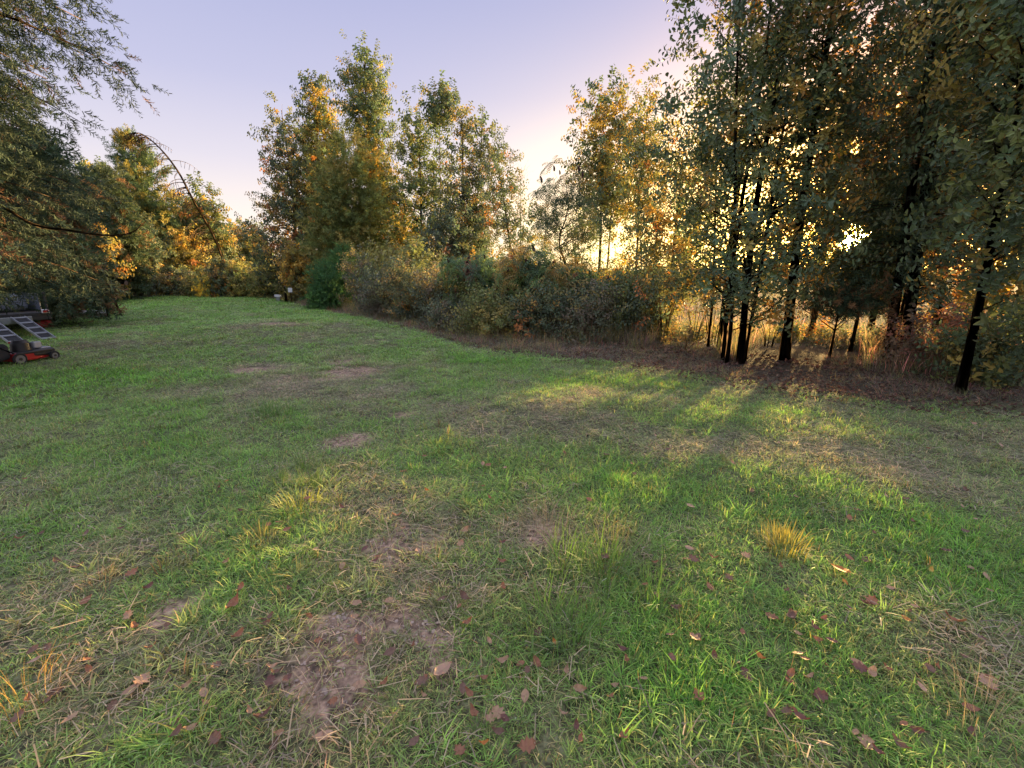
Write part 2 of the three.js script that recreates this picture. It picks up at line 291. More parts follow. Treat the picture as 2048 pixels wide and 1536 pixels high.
// A tree or bush. at [x, z]; h height; stems: [[dx, dz at the top, radius], ...]; prof: crown radius by height share; limbs: how many; per: shoots on each
let SEED = 100;
function plant(o) {
  const r = rng(o.seed || SEED++), [x, z] = o.at, y0 = hgt(x, z) - .05, h = o.h;
  const t = thing(o.name, o.label, o.category, [x, y0, z], 0, o.group); t.tips = [];
  const wood = [], shoots = o.leaf.map(() => []), stems = (o.stems || [[0, 0, .02 + h * .009]]).map(([dx, dz, rad, bx = 0, bz = 0, top = .96, bends]) => {
    const pts = [], rad2 = [], n = 12, w1 = r() * 6, w2 = r() * 6, amp = (o.wobble ?? .035) * h * .25;
    for (let i = 0; i <= n; i++) { const s = i / n, k = bends ? 0 : amp * Math.sin(s * Math.PI); pts.push(V(bx + dx * s * s + dx * .15 * s * (1 - s) + k * Math.sin(w1 + s * 5), h * top * s, bz + dz * s * s + k * Math.cos(w2 + s * 4))); rad2.push(rad * Math.max(.12, (1 - s * .9)) * (i === 0 ? 1.22 : 1)); }
    if (bends) bends.forEach(([s, ex, ez, ey]) => { for (let i = 0; i <= n; i++) { const k = Math.exp(-((((i / n) - s) / .16) ** 2)); pts[i].x += ex * k; pts[i].z += ez * k; pts[i].y += (ey || 0) * k; } });
    wood.push(tube(pts, rad2, rad > .05 ? 9 : 5));
    return { pts, rad2, n };
  });
  const on = (st, y) => { const f = clamp(y / (h * .96), 0, 1) * st.n, i = Math.min(st.n - 1, Math.floor(f)); return [st.pts[i].clone().lerp(st.pts[i + 1], f - i), lerp(st.rad2[i], st.rad2[i + 1], f - i)]; };
  const lo = o.prof[0][0], N = o.limbs, sx = o.squash || [1, 1], wsum = []; let tot = 0;
  for (let i = 0; i < 40; i++) { const s = lerp(lo, 1, (i + .5) / 40); tot += Math.pow(Math.max(.02, at1(o.prof, s)), 1.25); wsum.push(tot); }
  for (let i = 0; i < N; i++) {
    const q = (i + r()) / N * tot; let k = wsum.findIndex((w) => w >= q); const s = lerp(lo, 1, (k + r()) / 40);
    const st = stems[Math.floor(r() * stems.length)], R = at1(o.prof, s), a = i * 2.39996 + r() * 1.2, rr = R * Math.sqrt(lerp(.12, 1, r())) * (.8 + .3 * r());
    const axis = on(st, h * s * .97)[0], tip = V(axis.x + Math.cos(a) * rr * sx[0] + (o.off ? o.off[0] * sstep(s, lo, 1) : 0), h * s + (r() - .5) * .3, axis.z + Math.sin(a) * rr * sx[1]);
    if (o.cut && o.cut(tip.x + x, tip.y + y0, tip.z + z)) continue;
    const rise = o.droop ? -rr * o.droop * .3 : rr * (.35 + r() * .45), [b, br] = on(st, Math.max(h * lo * .5, Math.min(h * .93, tip.y - rise)));
    const mid = b.clone().lerp(tip, .5).add(V((r() - .5) * rr * .2, o.droop ? rr * .12 * (1 + o.droop) : -rr * .04 + (r() - .5) * rr * .15, (r() - .5) * rr * .2));
    const lim = [], lr = [], L = b.distanceTo(tip);
    for (let j = 0; j <= 5; j++) { const u = j / 5; lim.push(b.clone().multiplyScalar((1 - u) * (1 - u)).addScaledVector(mid, 2 * u * (1 - u)).addScaledVector(tip, u * u)); lr.push(Math.max(.003, Math.min(br * .55, .006 + L * .011) * (1 - u * .88))); }
    wood.push(tube(lim, lr, o.fine ? 3 : 4));
    t.tips.push(tip);
    const tone = pick(o.pal, r), jit = o.clump * (.7 + r() * .6), n = Math.round(o.per * (.65 + r() * .7));
    for (let j = 0; j < n; j++) {
      const u = 1 - Math.pow(r(), 1.3) * (o.along ?? .6), c = Math.min(4, Math.floor(u * 5)), p = lim[c].clone().lerp(lim[c + 1], u * 5 - c), ld = lim[c + 1].clone().sub(lim[c]).normalize();
      const d = rdir(r), e = jit * Math.cbrt(r()) * (.35 + .65 * Math.min(1, u * 1.2)); p.addScaledVector(d, e).y -= e * .15;
      if (p.y < .05) continue;
      if (o.cut && o.cut(p.x + x, p.y + y0, p.z + z)) continue;
      d.multiplyScalar(.8).addScaledVector(ld, o.follow ?? .5).add(V(0, -(o.hang ?? .25), 0)).normalize();
      const sc = (o.size || 1) * (.75 + r() * .55), tc = r() < .72 ? tone : pick(o.pal, r), w = .8 + r() * .4;
      shoots[Math.floor(r() * shoots.length)].push([placing(p, d, r() * 6.28, sc), C(tc.r * w, tc.g * w, tc.b * w)]);
    }
  }
  const merged = mergeGeometries(wood);
  part(o.bush ? 'stem' : 'trunk', merged, o.bark || M.bark, t);
  shoots.forEach((l, i) => { if (l.length) { const m = instanced(o.leaf[i], o.mat || M.leaf, l); m.name = o.bush ? 'foliage' : 'crown'; m.userData.kind = 'stuff'; t.add(m); } });
  return t;
}
// ---------------------------------------------------------------- trees and bushes
const spot = (px, D) => { const u = (px - 1024) / F, f = CP - .227 * SP, k = D / Math.hypot(u, f); return [u * k, -f * k]; };
const topH = (px, py, D) => heightAt(px, py, ...spot(px, D)) - hgt(...spot(px, D));
const half = (w, px, D) => w / 2 / F * D / Math.hypot((px - 1024) / F, CP - .227 * SP);
// openings in the foliage towards the low sun: one for the sun itself and those that let the light patches onto the grass
const LIT = [[1590, 975, .36], [1620, 1010, .3], [1645, 1055, .22], [1530, 925, .26], [1480, 900, .2], [1180, 792, .32], [1105, 803, .26], [1030, 828, .26], [1480, 772, .32], [1570, 786, .26], [575, 1020, .24], [480, 1075, .2], [1565, 1098, .18], [940, 875, .2], [50, 1412, .2], [1300, 1000, .16], [760, 940, .14]].map(([a, b, w]) => { const q = ground(a, b); return [q.x, q.y + .07, q.z, w]; });
const SH = Math.hypot(SUN.x, SUN.z), SX = SUN.x / SH, SZ = SUN.z / SH, SLOPE = SUN.y / SH;
function SUNGAP(x, y, z, grow = .30) {
  const t = x * SUN.x + (y - EYE) * SUN.y + z * SUN.z; if (t > 4) { const g = .009 * t + .12, dx = x - SUN.x * t, dy = y - EYE - SUN.y * t, dz = z - SUN.z * t; if (dx * dx + dz * dz + dy * dy < g * g) return true; }
  if (y > 2.6) return false;
  for (const [a, b, c, w] of LIT) { const u = (x - a) * SX + (z - c) * SZ; if (u < 1 || u > 45) continue; const v = Math.abs(-(x - a) * SZ + (z - c) * SX), dy = Math.abs(y - b - u * SLOPE); if (v < w + grow && dy < .10 + grow) return true; }
  return false;
}
// px, distance, top pixel row, crown widths in pixels by height share
function tree(px, D, top, wid, o) {
  const h = o.h || topH(px, top, D), prof = wid.map(([t, w]) => [t, half(w, px, D)]);
  return plant({ at: spot(px, D), h, prof, category: 'tree', along: .6, ...o, cut: SUNGAP });
}
function bush(px, D, top, wid, o) {
  const h = o.h || topH(px, top, D), r = rng(px + D), n = o.nstem || 5, R = half(wid, px, D);
  return plant({ at: spot(px, D), h, prof: [[.06, R * .8], [.3, R], [.6, R * .92], [.85, R * .6], [1, R * .15]], category: 'bush', bush: true, stems: Array.from({ length: n }, (_, i) => { const a = i / n * 6.28 + r(); return [Math.cos(a) * R * .55, Math.sin(a) * R * .55, .008 + h * .005, Math.cos(a) * .08, Math.sin(a) * .08, .85]; }), along: .75, fine: true, ...o, cut: SUNGAP });
}
const PINE = 'evergreens along the field edge', HARD = 'hardwood trees at the lawn edge', BRUSH = 'bushes along the lawn edge';
// the big cedar whose boughs hang in at the side of the lawn
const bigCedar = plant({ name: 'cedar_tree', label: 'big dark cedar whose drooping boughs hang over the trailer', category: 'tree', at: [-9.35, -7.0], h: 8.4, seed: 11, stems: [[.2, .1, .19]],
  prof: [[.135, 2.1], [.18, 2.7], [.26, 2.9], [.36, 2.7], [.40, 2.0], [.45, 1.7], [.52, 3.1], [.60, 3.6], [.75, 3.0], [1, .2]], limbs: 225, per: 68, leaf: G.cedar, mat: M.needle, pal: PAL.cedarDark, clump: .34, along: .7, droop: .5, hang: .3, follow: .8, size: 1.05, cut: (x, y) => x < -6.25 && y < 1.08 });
tree(128, 22, 242, [[.1, 120], [.35, 130], [.6, 110], [.85, 60], [1, 10]], { name: 'cedar_tree', label: 'brown tinged cedar standing behind the overhanging boughs', seed: 12, limbs: 80, per: 20, leaf: G.cedarFar, mat: M.needle, pal: PAL.cedar, clump: .5, droop: .15, follow: .7, size: 1.0 });
tree(85, 19, 190, [[.06, 190], [.4, 210], [.7, 150], [1, 20]], { name: 'cedar_tree', label: 'dense cedar behind the trailer, half hidden by nearer boughs', seed: 13, limbs: 80, per: 20, leaf: G.cedarFar, mat: M.needle, pal: PAL.cedar, clump: .5, droop: .15, follow: .7 });
tree(238, 33, 335, [[.12, 76], [.4, 76], [.7, 70], [1, 8]], { name: 'cedar_tree', label: 'dark cedar at the far lawn end beside the grey pole', seed: 14, limbs: 80, per: 24, leaf: G.cedarFar, mat: M.needle, pal: PAL.cedar, clump: .6, droop: .1, follow: .7, size: 1.2 });
// far end of the lawn
tree(302, 40, 246, [[.22, 150], [.4, 140], [.6, 115], [.8, 72], [.93, 34], [1, 4]], { name: 'pine_tree', label: 'tall thin tree with layered airy branches at the lawn end', seed: 15, limbs: 60, per: 30, leaf: G.cedarFar, mat: M.needle, pal: PAL.oak, clump: .42, along: .85, droop: 0, follow: .9, hang: -.1, size: 1.25, stems: [[.3, 0, .14]] });
{ // the bent dead tree
  const D = 37, [x, z] = spot(457, D), k = 1 / (F / D * Math.hypot((457 - 1024) / F, 1.02));
  const P = [[457, 566], [452, 520], [440, 470], [424, 430], [408, 392], [394, 352], [372, 312], [348, 284], [330, 273], [318, 276]].map(([a, b]) => { const hh = heightAt(a, b, ...spot(a, D)); const s = spot(a, D); return V(s[0], hh, s[1]); });
  const t = thing('dead_tree', 'bare dead tree bent over in an arch above the weeds', 'tree', [x, hgt(x, z), z]), o = V(x, hgt(x, z), z); P[0].y = o.y - .1;
  const cur = new THREE.CatmullRomCurve3(P.map((p) => p.clone().sub(o))), pts = cur.getPoints(40), rad = pts.map((_, i) => lerp(.12, .02, Math.pow(i / 40, .7))), wood = [tube(pts, rad, 8)], r = rng(77);
  for (let i = 0; i < 90; i++) {
    const u = .12 + .86 * Math.pow(r(), .8), b = cur.getPoint(u), L = (u < .3 ? 2.2 : 1.5) * (.5 + r()) * (1.1 - u * .4), sgn = r() < .88 ? -1 : 1, q = [], rr = []; let p = b.clone(), d = V(sgn * (.9 + r() * .3), .25 * (r() - .2), (r() - .5) * .9).normalize();
    for (let j = 0; j <= 7; j++) { q.push(p.clone()); rr.push(.028 * (1 - j / 7.6) * (1.1 - u * .5)); p.addScaledVector(d, L / 7); d.y -= .16 + r() * .09; d.x += (r() - .5) * .2; d.z += (r() - .5) * .2; d.normalize(); }
    wood.push(tube(q, rr, 3));
    for (let m = 2; m < 7; m++) { const e = [q[m].clone()], er = [.014]; let f = V((r() - .7) * .7, -.5 - r() * .6, (r() - .5) * .8).normalize(), pp = q[m].clone(); for (let j = 0; j < 3; j++) { pp.addScaledVector(f, L * .07); f.y -= .2; f.normalize(); e.push(pp.clone()); er.push(.011); } wood.push(tube(e, er, 3)); }
  }
  part('trunk', mergeGeometries(wood), M.bark, t);
}
tree(318, 36, 420, [[.5, 60], [.8, 70], [1, 10]], { name: 'leaning_tree', label: 'slim pale trunk leaning before the orange lit thicket', seed: 16, limbs: 12, per: 16, leaf: G.far, pal: PAL.dusk, clump: .5, bark: M.paleBark, stems: [[-1.2, 0, .13]] });
[[235, 46, 330, 120, 'mixed'], [360, 45, 372, 130, 'amber'], [398, 43, 398, 90, 'oak'], [432, 41, 372, 70, 'mixed'], [480, 48, 440, 90, 'amber'], [372, 39, 470, 130, 'amber'], [515, 44, 452, 60, 'oak'], [270, 40, 440, 110, 'mixed'], [440, 46, 455, 120, 'rust'], [150, 30, 380, 120, 'amber']].forEach(([px, D, top, w, pal], i) => tree(px, D, top, [[.12, w * .8], [.4, w], [.75, w * .7], [1, w * .12]], {
  name: 'autumn_tree', label: ['green and gold tree seen through the cedar boughs', 'orange lit tree behind the arch of the bent dead tree', 'dull green tree just under the bent dead trunk', 'thin olive tree standing past the bent dead trunk', 'round orange tree low on the skyline beside the dark conical tree', 'amber low tree under the bent dead tree', 'small olive tree at the foot of the dark conical tree', 'green and gold tree beside the slim pale leaning trunk', 'rust coloured tree behind the foot of the bent dead tree', 'amber tree glowing through the gap behind the trailer'][i],
  seed: 20 + i, limbs: 46, per: 18, leaf: G.far, pal: PAL[pal], clump: .62, size: 1.35, group: 'autumn trees at the far end of the lawn' }));
[[310, 36, 530, 90, 'dusk', 'dark rounded bush at the far lawn end'], [360, 37, 536, 90, 'brush', 'brownish bush below the rust coloured tree'], [412, 35, 538, 90, 'olive', 'olive weedy bush beside the yellow goldenrod'], [455, 33, 528, 44, 'dusk', 'small dark bush at the foot of the bent dead tree'], [500, 33, 528, 90, 'olive', 'tall yellow green weeds past the bent dead tree'], [545, 31, 536, 70, 'olive', 'yellow green bush before the dark conical tree'], [265, 35, 540, 80, 'brush', 'low brown bush behind the grey pole']].forEach(([px, D, top, w, pal, label], i) => bush(px, D, top, w, { name: 'bush', label, seed: 40 + i, limbs: 34, per: 22, leaf: G.far, pal: PAL[pal], clump: .4, size: 1.0, group: BRUSH }));
bush(413, 33, 552, 36, { name: 'goldenrod', label: 'yellow flowering goldenrod clump in the far weeds', seed: 48, limbs: 24, per: 16, leaf: G.far, pal: PAL.gold, clump: .25, size: .55, category: 'flower' });
// the tall clump in the middle
tree(600, 30, 205, [[.03, 150], [.2, 190], [.4, 170], [.6, 130], [.8, 80], [.95, 26], [1, 6]], { name: 'conical_tree', label: 'dark conical tree at the edge of the tall clump by the open sky', seed: 51, limbs: 150, per: 12, leaf: G.far, pal: PAL.dusk, clump: .62, size: 1.05, group: HARD });
tree(662, 29, 146, [[.3, 120], [.55, 110], [.75, 84], [.9, 50], [1, 14]], { name: 'tall_tree', label: 'rust brown pointed tree beside the tallest crown', seed: 52, limbs: 90, per: 16, leaf: G.far, pal: PAL.mixed, clump: .55, group: HARD });
tree(752, 27, 96, [[.38, 70], [.56, 60], [.66, 76], [.78, 100], [.9, 92], [1, 26]], { name: 'tall_tree', label: 'tallest tree of the clump with a rounded crown on a bare trunk', seed: 53, limbs: 84, per: 12, leaf: G.far, pal: PAL.oak, clump: .5, group: HARD, stems: [[.2, 0, .15]] });
tree(712, 25, 265, [[.05, 130], [.3, 180], [.55, 170], [.8, 110], [1, 16]], { name: 'cedar_tree', label: 'yellow green feathery tree in front of the tallest crown', seed: 54, limbs: 110, per: 23, leaf: G.cedarFar, mat: M.needle, pal: PAL.olive, clump: .6, follow: .8, group: HARD });
tree(780, 26.5, 300, [[.1, 120], [.5, 130], [.8, 90], [1, 20]], { name: 'autumn_tree', label: 'amber tree glowing between the tallest crown and dark oaks', seed: 55, limbs: 50, per: 14, leaf: G.far, pal: PAL.amber, clump: .55, group: HARD });
tree(848, 25, 205, [[.3, 120], [.5, 150], [.75, 130], [.92, 70], [1, 16]], { name: 'oak_tree', label: 'dull oak with a broad crown beside the tallest tree', seed: 56, limbs: 64, per: 13, leaf: G.far, pal: PAL.oak, clump: .55, group: HARD });
tree(878, 24, 178, [[.86, 20], [.94, 44], [1, 12]], { name: 'sapling', label: 'thin sapling whose tuft sticks out above the oaks', seed: 57, limbs: 10, per: 22, leaf: G.far, pal: PAL.oak, clump: .32, stems: [[.4, 0, .06]] });
tree(938, 23, 198, [[.32, 110], [.55, 120], [.75, 86], [.9, 56], [1, 16]], { name: 'oak_tree', label: 'dark narrow oak with a pointed top above the sumac thicket', seed: 58, limbs: 62, per: 13, leaf: G.far, pal: PAL.dusk, clump: .5, group: HARD, stems: [[-.2, 0, .11], [.5, .2, .08, .3, 0]] });
tree(1000, 20, 285, [[.42, 70], [.65, 110], [.85, 96], [1, 24]], { name: 'leaning_tree', label: 'slim leaning tree with open dark crown above the sumac thicket', seed: 59, limbs: 30, per: 13, leaf: G.broad, pal: PAL.dusk, clump: .45, size: 1.15, group: HARD, stems: [[-.9, 0, .075, .7, 0]] });
tree(905, 21, 420, [[.1, 130], [.5, 150], [.8, 100], [1, 20]], { name: 'small_tree', label: 'dark blue green small tree behind the sumac thicket', seed: 60, limbs: 48, per: 18, leaf: G.far, pal: PAL.dusk, clump: .5 });
tree(820, 31, 450, [[.08, 150], [.5, 170], [.85, 110], [1, 30]], { name: 'autumn_tree', label: 'amber tree low behind the oaks', seed: 61, limbs: 30, per: 14, leaf: G.far, pal: PAL.amber, clump: .6, size: 1.2 });
tree(960, 34, 470, [[.08, 130], [.5, 140], [.85, 90], [1, 30]], { name: 'autumn_tree', label: 'amber tree low on the skyline behind the leaning slim tree', seed: 62, limbs: 22, per: 12, leaf: G.far, pal: PAL.amber, clump: .6, size: 1.2 });
tree(1036, 30, 320, [[.5, 20], [.8, 30], [1, 8]], { name: 'bare_tree', label: 'thin bare twiggy tree pale against the sky', seed: 63, limbs: 14, per: 4, leaf: G.bare, mat: M.grass, pal: PAL.grey, clump: .2, hang: -.9, size: 1.2, stems: [[.2, 0, .05], [-.3, 0, .04, .2, 0]] });
tree(692, 22, 488, [[.04, 110], [.35, 112], [.7, 84], [1, 16]], { name: 'cedar_tree', label: 'short bright green cedar in front of the tall clump', seed: 64, limbs: 90, per: 28, leaf: G.cedar, mat: M.needle, pal: PAL.cedarGreen, clump: .3, size: 1.15, follow: .7 });
tree(655, 21, 530, [[.04, 84], [.4, 84], [.8, 50], [1, 10]], { name: 'cedar_tree', label: 'low green cedar at the lawn edge beside the taller green one', seed: 65, limbs: 60, per: 24, leaf: G.cedar, mat: M.needle, pal: PAL.cedarGreen, clump: .28, size: 1.1, follow: .7 });
[[620, 26, 495, 90, 'amber', 'faded olive shrub beside the bright green cedar'], [740, 20, 500, 90, 'brush', 'grey green bush between the green cedar and sumac'], [775, 16.5, 535, 110, 'brush', 'blue grey bush at the lawn edge beside the green cedar'], [835, 15, 520, 130, 'dusk', 'dark dense bush before the narrow oak'], [900, 14, 545, 110, 'brush', 'dusky bush under the sumac heads'], [800, 18, 500, 100, 'olive', 'olive bush peeping over the blue grey bush']].forEach(([px, D, top, w, pal, label], i) => bush(px, D, top, w, { name: 'bush', label, seed: 70 + i, limbs: 44, per: 26, leaf: i < 1 || i > 4 ? G.far : G.small, pal: PAL[pal], clump: .34, size: 1.05, group: BRUSH }));
// sumac with dark seed heads
const seedHead = (() => { const g = new THREE.SphereGeometry(.034, 7, 6); g.scale(.8, 2.1, .8); const p = g.attributes.position, r = rng(5); for (let i = 0; i < p.count; i++) { const k = 1 + (hash(Math.round(p.getX(i) * 900), Math.round(p.getY(i) * 900) + Math.round(p.getZ(i) * 700), 1) - .5) * .5; p.setXYZ(i, p.getX(i) * k, p.getY(i) * k, p.getZ(i) * k); } g.computeVertexNormals(); return g; })();
const seedMat = new THREE.MeshStandardMaterial({ name: 'sumac seed head', color: C(.055, .022, .024), roughness: 1 });
function heads(t, n, seed) { const r = rng(seed), tops = t.tips.slice().sort((a, b) => b.y - a.y).slice(0, n); tops.forEach((q) => { const m = part(numberIn(t, 'seed_head'), seedHead, seedMat, t); m.position.set(q.x, q.y + .1, q.z); m.rotation.set((r() - .5) * .6, 0, (r() - .5) * .6); m.scale.setScalar(.7 + r() * .6); }); }
function numberIn(t, n) { const k = t.children.filter((c) => c.name.startsWith(n)).length; return k ? `${n}_${String(k).padStart(3, '0')}` : n; }
[[960, 13.2, 505, 150, 'sumac thicket with pale green leaves and dark seed heads', 22], [1050, 12.4, 500, 160, 'tallest sumac bush thick with dark seed heads', 26], [1140, 12, 520, 140, 'sumac bush around the foot of the crooked thin tree', 14]].forEach(([px, D, top, w, label, n], i) => {
  const t = bush(px, D, top, w, { name: 'sumac_bush', label, seed: 80 + i, limbs: 60, per: 9, leaf: G.pinnate, pal: PAL.sumac, clump: .3, size: .85, nstem: 7, hang: -.3, follow: .3, group: 'sumac bushes at the lawn edge' });
  heads(t, n, 90 + i);
});
[[985, 11.4, 590, 110, 'vine', 'olive', 'yellow green leafy bush hanging over the leaf litter'], [1070, 11.2, 580, 110, 'vine', 'dusk', 'dark vine covered bush below the sumac'], [1170, 10.9, 565, 120, 'vine', 'brush', 'dusky brush beside the crooked thin tree'], [1255, 11.6, 545, 120, 'small', 'oak', 'thin leaved bush by the bright gap'], [1335, 11, 535, 110, 'small', 'dusk', 'dark bush beside the many stemmed hickory'], [1400, 12, 580, 110, 'small', 'brush', 'loose brush behind the hickory stems'], [1300, 14, 512, 150, 'small', 'olive', 'olive bush backlit in the bright gap'], [1215, 15, 528, 130, 'broad', 'amber', 'amber backlit bush under the orange tree'], [900, 12.6, 610, 90, 'vine', 'brush', 'low twiggy brush at the bend of the lawn edge']].forEach(([px, D, top, w, lf, pal, label], i) => bush(px, D, top, w, { name: 'bush', label, seed: 100 + i, limbs: 40, per: 17, leaf: G[lf], pal: PAL[pal], clump: .3, size: 1.05, nstem: 8, group: BRUSH }));
{
  const D = 12.6, top = 318, t = tree(1115, D, top, [[.5, 60], [.62, 150], [.75, 190], [.9, 130], [1, 40]], { name: 'sumac_tree', label: 'crooked thin trunked sumac tree dark against the bright gap', seed: 120, limbs: 26, per: 4, leaf: G.pinnate, pal: PAL.dusk, clump: .3, size: .7, hang: .1, stems: [[.1, 0, .055, 0, 0, .9, [[.42, .26, 0], [.62, -.14, 0], [.8, .2, 0]]]] });
  heads(t, 6, 121);
}
tree(1195, 18, 158, [[.44, 60], [.58, 120], [.75, 124], [.9, 80], [1, 20]], { name: 'autumn_tree', label: 'green and gold leaved tree at the bright gap beside the hickory', seed: 122, limbs: 64, per: 13, leaf: G.far, pal: PAL.mixed, clump: .5, size: .85, stems: [[0, 0, .075], [.5, .1, .05, .25, 0]] });
tree(1268, 16, 190, [[.5, 50], [.62, 96], [.8, 104], [1, 30]], { name: 'autumn_tree', label: 'mixed green and amber tree on a thin straight trunk', seed: 123, limbs: 42, per: 13, leaf: G.broad, pal: PAL.mixed, clump: .45, stems: [[.1, 0, .06]] });
[[1040, 15, 400, 'thin sapling between the leaning slim tree and the crooked sumac'], [1085, 17, 430, 'spindly sapling behind the crooked sumac tree'], [1150, 14.5, 420, 'twiggy sapling at the near side of the bright gap'], [1232, 17, 440, 'twiggy sapling standing in the middle of the bright gap'], [1285, 14, 400, 'spindly sapling between the bright gap and the hickory']].forEach(([px, D, top, label], i) => tree(px, D, top, [[.3, 40], [.6, 62], [.85, 46], [1, 12]], { name: 'sapling', label, seed: 180 + i, limbs: 22, per: 6, leaf: G.small, pal: PAL.oak, clump: .2, fine: true, stems: [[.15 - i * .08, 0, .028], [.3, .1, .018, .1, 0]] }));
tree(1345, 15, 250, [[.2, 150], [.5, 190], [.8, 150], [1, 40]], { name: 'autumn_tree', label: 'amber tree glowing behind the hickory crown', seed: 124, limbs: 50, per: 12, leaf: G.broad, pal: PAL.amber, clump: .5, size: 1.2 });
// trees standing over the lawn on the sunset side
const RIGHT = 'trees on the sunset side of the lawn';
tree(1500, 8.9, 0, [[.13, 220], [.2, 330], [.4, 420], [.6, 430], [.8, 330], [1, 60]], { name: 'hickory_tree', label: 'many stemmed hickory with big blue green leaves over the lawn', h: 8.6, seed: 131, limbs: 88, per: 18, leaf: G.broad, mat: M.gloss, pal: PAL.hickory, clump: .5, group: RIGHT, stems: [[.2, -.1, .064, 0, 0], [0, .1, .046, -.18, -.25], [-.9, .3, .038, -.25, .05], [1.0, -.4, .036, .12, -.1]] });
tree(1592, 9.5, 0, [[.24, 220], [.35, 260], [.6, 300], [.85, 240], [1, 60]], { name: 'hickory_tree', label: 'single straight trunked hickory nearest the setting sun', h: 9.5, seed: 132, limbs: 64, per: 15, leaf: G.broad, mat: M.gloss, pal: PAL.hickory, clump: .5, group: RIGHT, stems: [[-.1, -.2, .085]] });
tree(1455, 10.6, 0, [[.2, 120], [.4, 190], [.7, 200], [1, 60]], { name: 'thin_tree', label: 'thin stemmed pair of trees just behind the hickory', h: 6.4, seed: 133, limbs: 40, per: 16, leaf: G.broad, pal: PAL.oak, clump: .42, group: RIGHT, stems: [[.1, 0, .07], [-.5, .2, .035, -.3, .1]] });
const doubleCedar = tree(1820, 10.6, 0, [[.13, 200], [.2, 330], [.3, 300], [.42, 310], [.6, 330], [.8, 260], [1, 60]], { name: 'cedar_tree', label: 'dark double trunked cedar with brown boughs over the sunset', h: 9.4, seed: 134, limbs: 110, per: 18, leaf: G.cedar, mat: M.needle, pal: PAL.cedar, clump: .42, size: 1.1, droop: .3, hang: .3, follow: .8, group: RIGHT, stems: [[-.5, 0, .10, .14, 0], [-.8, 0, .085, -.22, .1]] });
tree(1975, 8.4, 0, [[.2, 150], [.32, 260], [.5, 340], [.75, 320], [1, 80]], { name: 'hardwood_tree', label: 'slender hardwood standing nearest the camera by the reddish brush', h: 8, seed: 135, limbs: 70, per: 16, leaf: G.broad, pal: PAL.oak, clump: .5, group: RIGHT, stems: [[-.7, 0, .055]] });
tree(1715, 9.2, 0, [[.38, 120], [.5, 240], [.7, 300], [.9, 230], [1, 60]], { name: 'hardwood_tree', label: 'large leaved tree spreading above the setting sun', h: 8.6, seed: 136, limbs: 48, per: 9, leaf: G.big, mat: M.gloss, pal: PAL.mixed, clump: .5, group: RIGHT, stems: [[.4, .3, .06, 2.0, -1.4]] });
tree(2190, 8.6, 0, [[.15, 200], [.4, 340], [.7, 320], [1, 80]], { name: 'hardwood_tree', label: 'leafy tree leaning in from beyond the slender hardwood', h: 8.2, seed: 137, limbs: 50, per: 14, leaf: G.broad, pal: PAL.oak, clump: .5, group: RIGHT });
tree(1685, 10.2, 575, [[.55, 60], [.68, 190], [.85, 200], [1, 90]], { name: 'cedar_tree', label: 'low dark young cedar whose boughs spread just under the setting sun', seed: 160, limbs: 46, per: 22, leaf: G.cedar, mat: M.needle, pal: PAL.cedar, clump: .26, follow: .8, group: RIGHT, stems: [[.1, 0, .035]] });
tree(1725, 11.6, 350, [[.42, 130], [.6, 250], [.8, 250], [1, 80]], { name: 'small_tree', label: 'leafy small tree that the setting sun shines through', seed: 161, limbs: 70, per: 20, leaf: G.broad, pal: PAL.mixed, clump: .34, group: RIGHT, stems: [[.5, 0, .045]] });
tree(1640, 15, 0, [[.16, 190], [.4, 260], [.7, 250], [1, 60]], { name: 'autumn_tree', label: 'backlit brown tree beside the field behind the straight hickory', h: 8, seed: 138, limbs: 44, per: 13, leaf: G.far, pal: PAL.rust, clump: .5 });
tree(1760, 17, 0, [[.30, 190], [.5, 300], [.8, 260], [1, 60]], { name: 'autumn_tree', label: 'backlit amber tree in the field beyond the double trunked cedar', h: 9, seed: 139, limbs: 44, per: 13, leaf: G.far, pal: PAL.amber, clump: .55 });
tree(1890, 15, 0, [[.12, 190], [.5, 260], [.8, 220], [1, 60]], { name: 'autumn_tree', label: 'rust coloured tree behind the slender hardwood', h: 8, seed: 140, limbs: 44, per: 13, leaf: G.far, pal: PAL.rust, clump: .55 });
tree(2060, 14, 0, [[.06, 200], [.5, 300], [.8, 240], [1, 60]], { name: 'oak_tree', label: 'dull oak at the border of the field past the reddish brush', h: 8, seed: 141, limbs: 44, per: 13, leaf: G.far, pal: PAL.oak, clump: .55 });
[[1555, 11.4, 600, 110, 'broad', 'yellow leaved understory bush between the hickories', PAL.amber], [1435, 11.4, 560, 90, 'broad', 'orange tinged understory bush beside the thin stems', PAL.amber], [1700, 13, 690, 190, 'small', 'grey green weedy bush in shade beneath the sun', PAL.brush], [1790, 12.4, 690, 150, 'small', 'grey green weedy bush behind the cedar trunks', PAL.brush], [1900, 10.2, 640, 150, 'small', 'reddish brush between the cedar and slender hardwood', PAL.reddish], [2010, 9.6, 640, 130, 'small', 'dark green bush behind the slender hardwood trunk', PAL.oak], [1545, 9.9, 690, 80, 'vine', 'low leafy sprouts at the foot of the hickory', PAL.olive], [1380, 9.9, 660, 120, 'vine', 'dull brush before the thin stems', PAL.brush], [1620, 14, 640, 150, 'small', 'backlit golden weeds bush at the field border', PAL.amber]].forEach(([px, D, top, w, lf, label, pal], i) => bush(px, D, top, w, { name: 'bush', label, seed: 150 + i, limbs: 30, per: 15, leaf: G[lf], mat: lf === 'cedar' ? M.needle : M.leaf, pal, clump: .28, size: 1, group: BRUSH }));
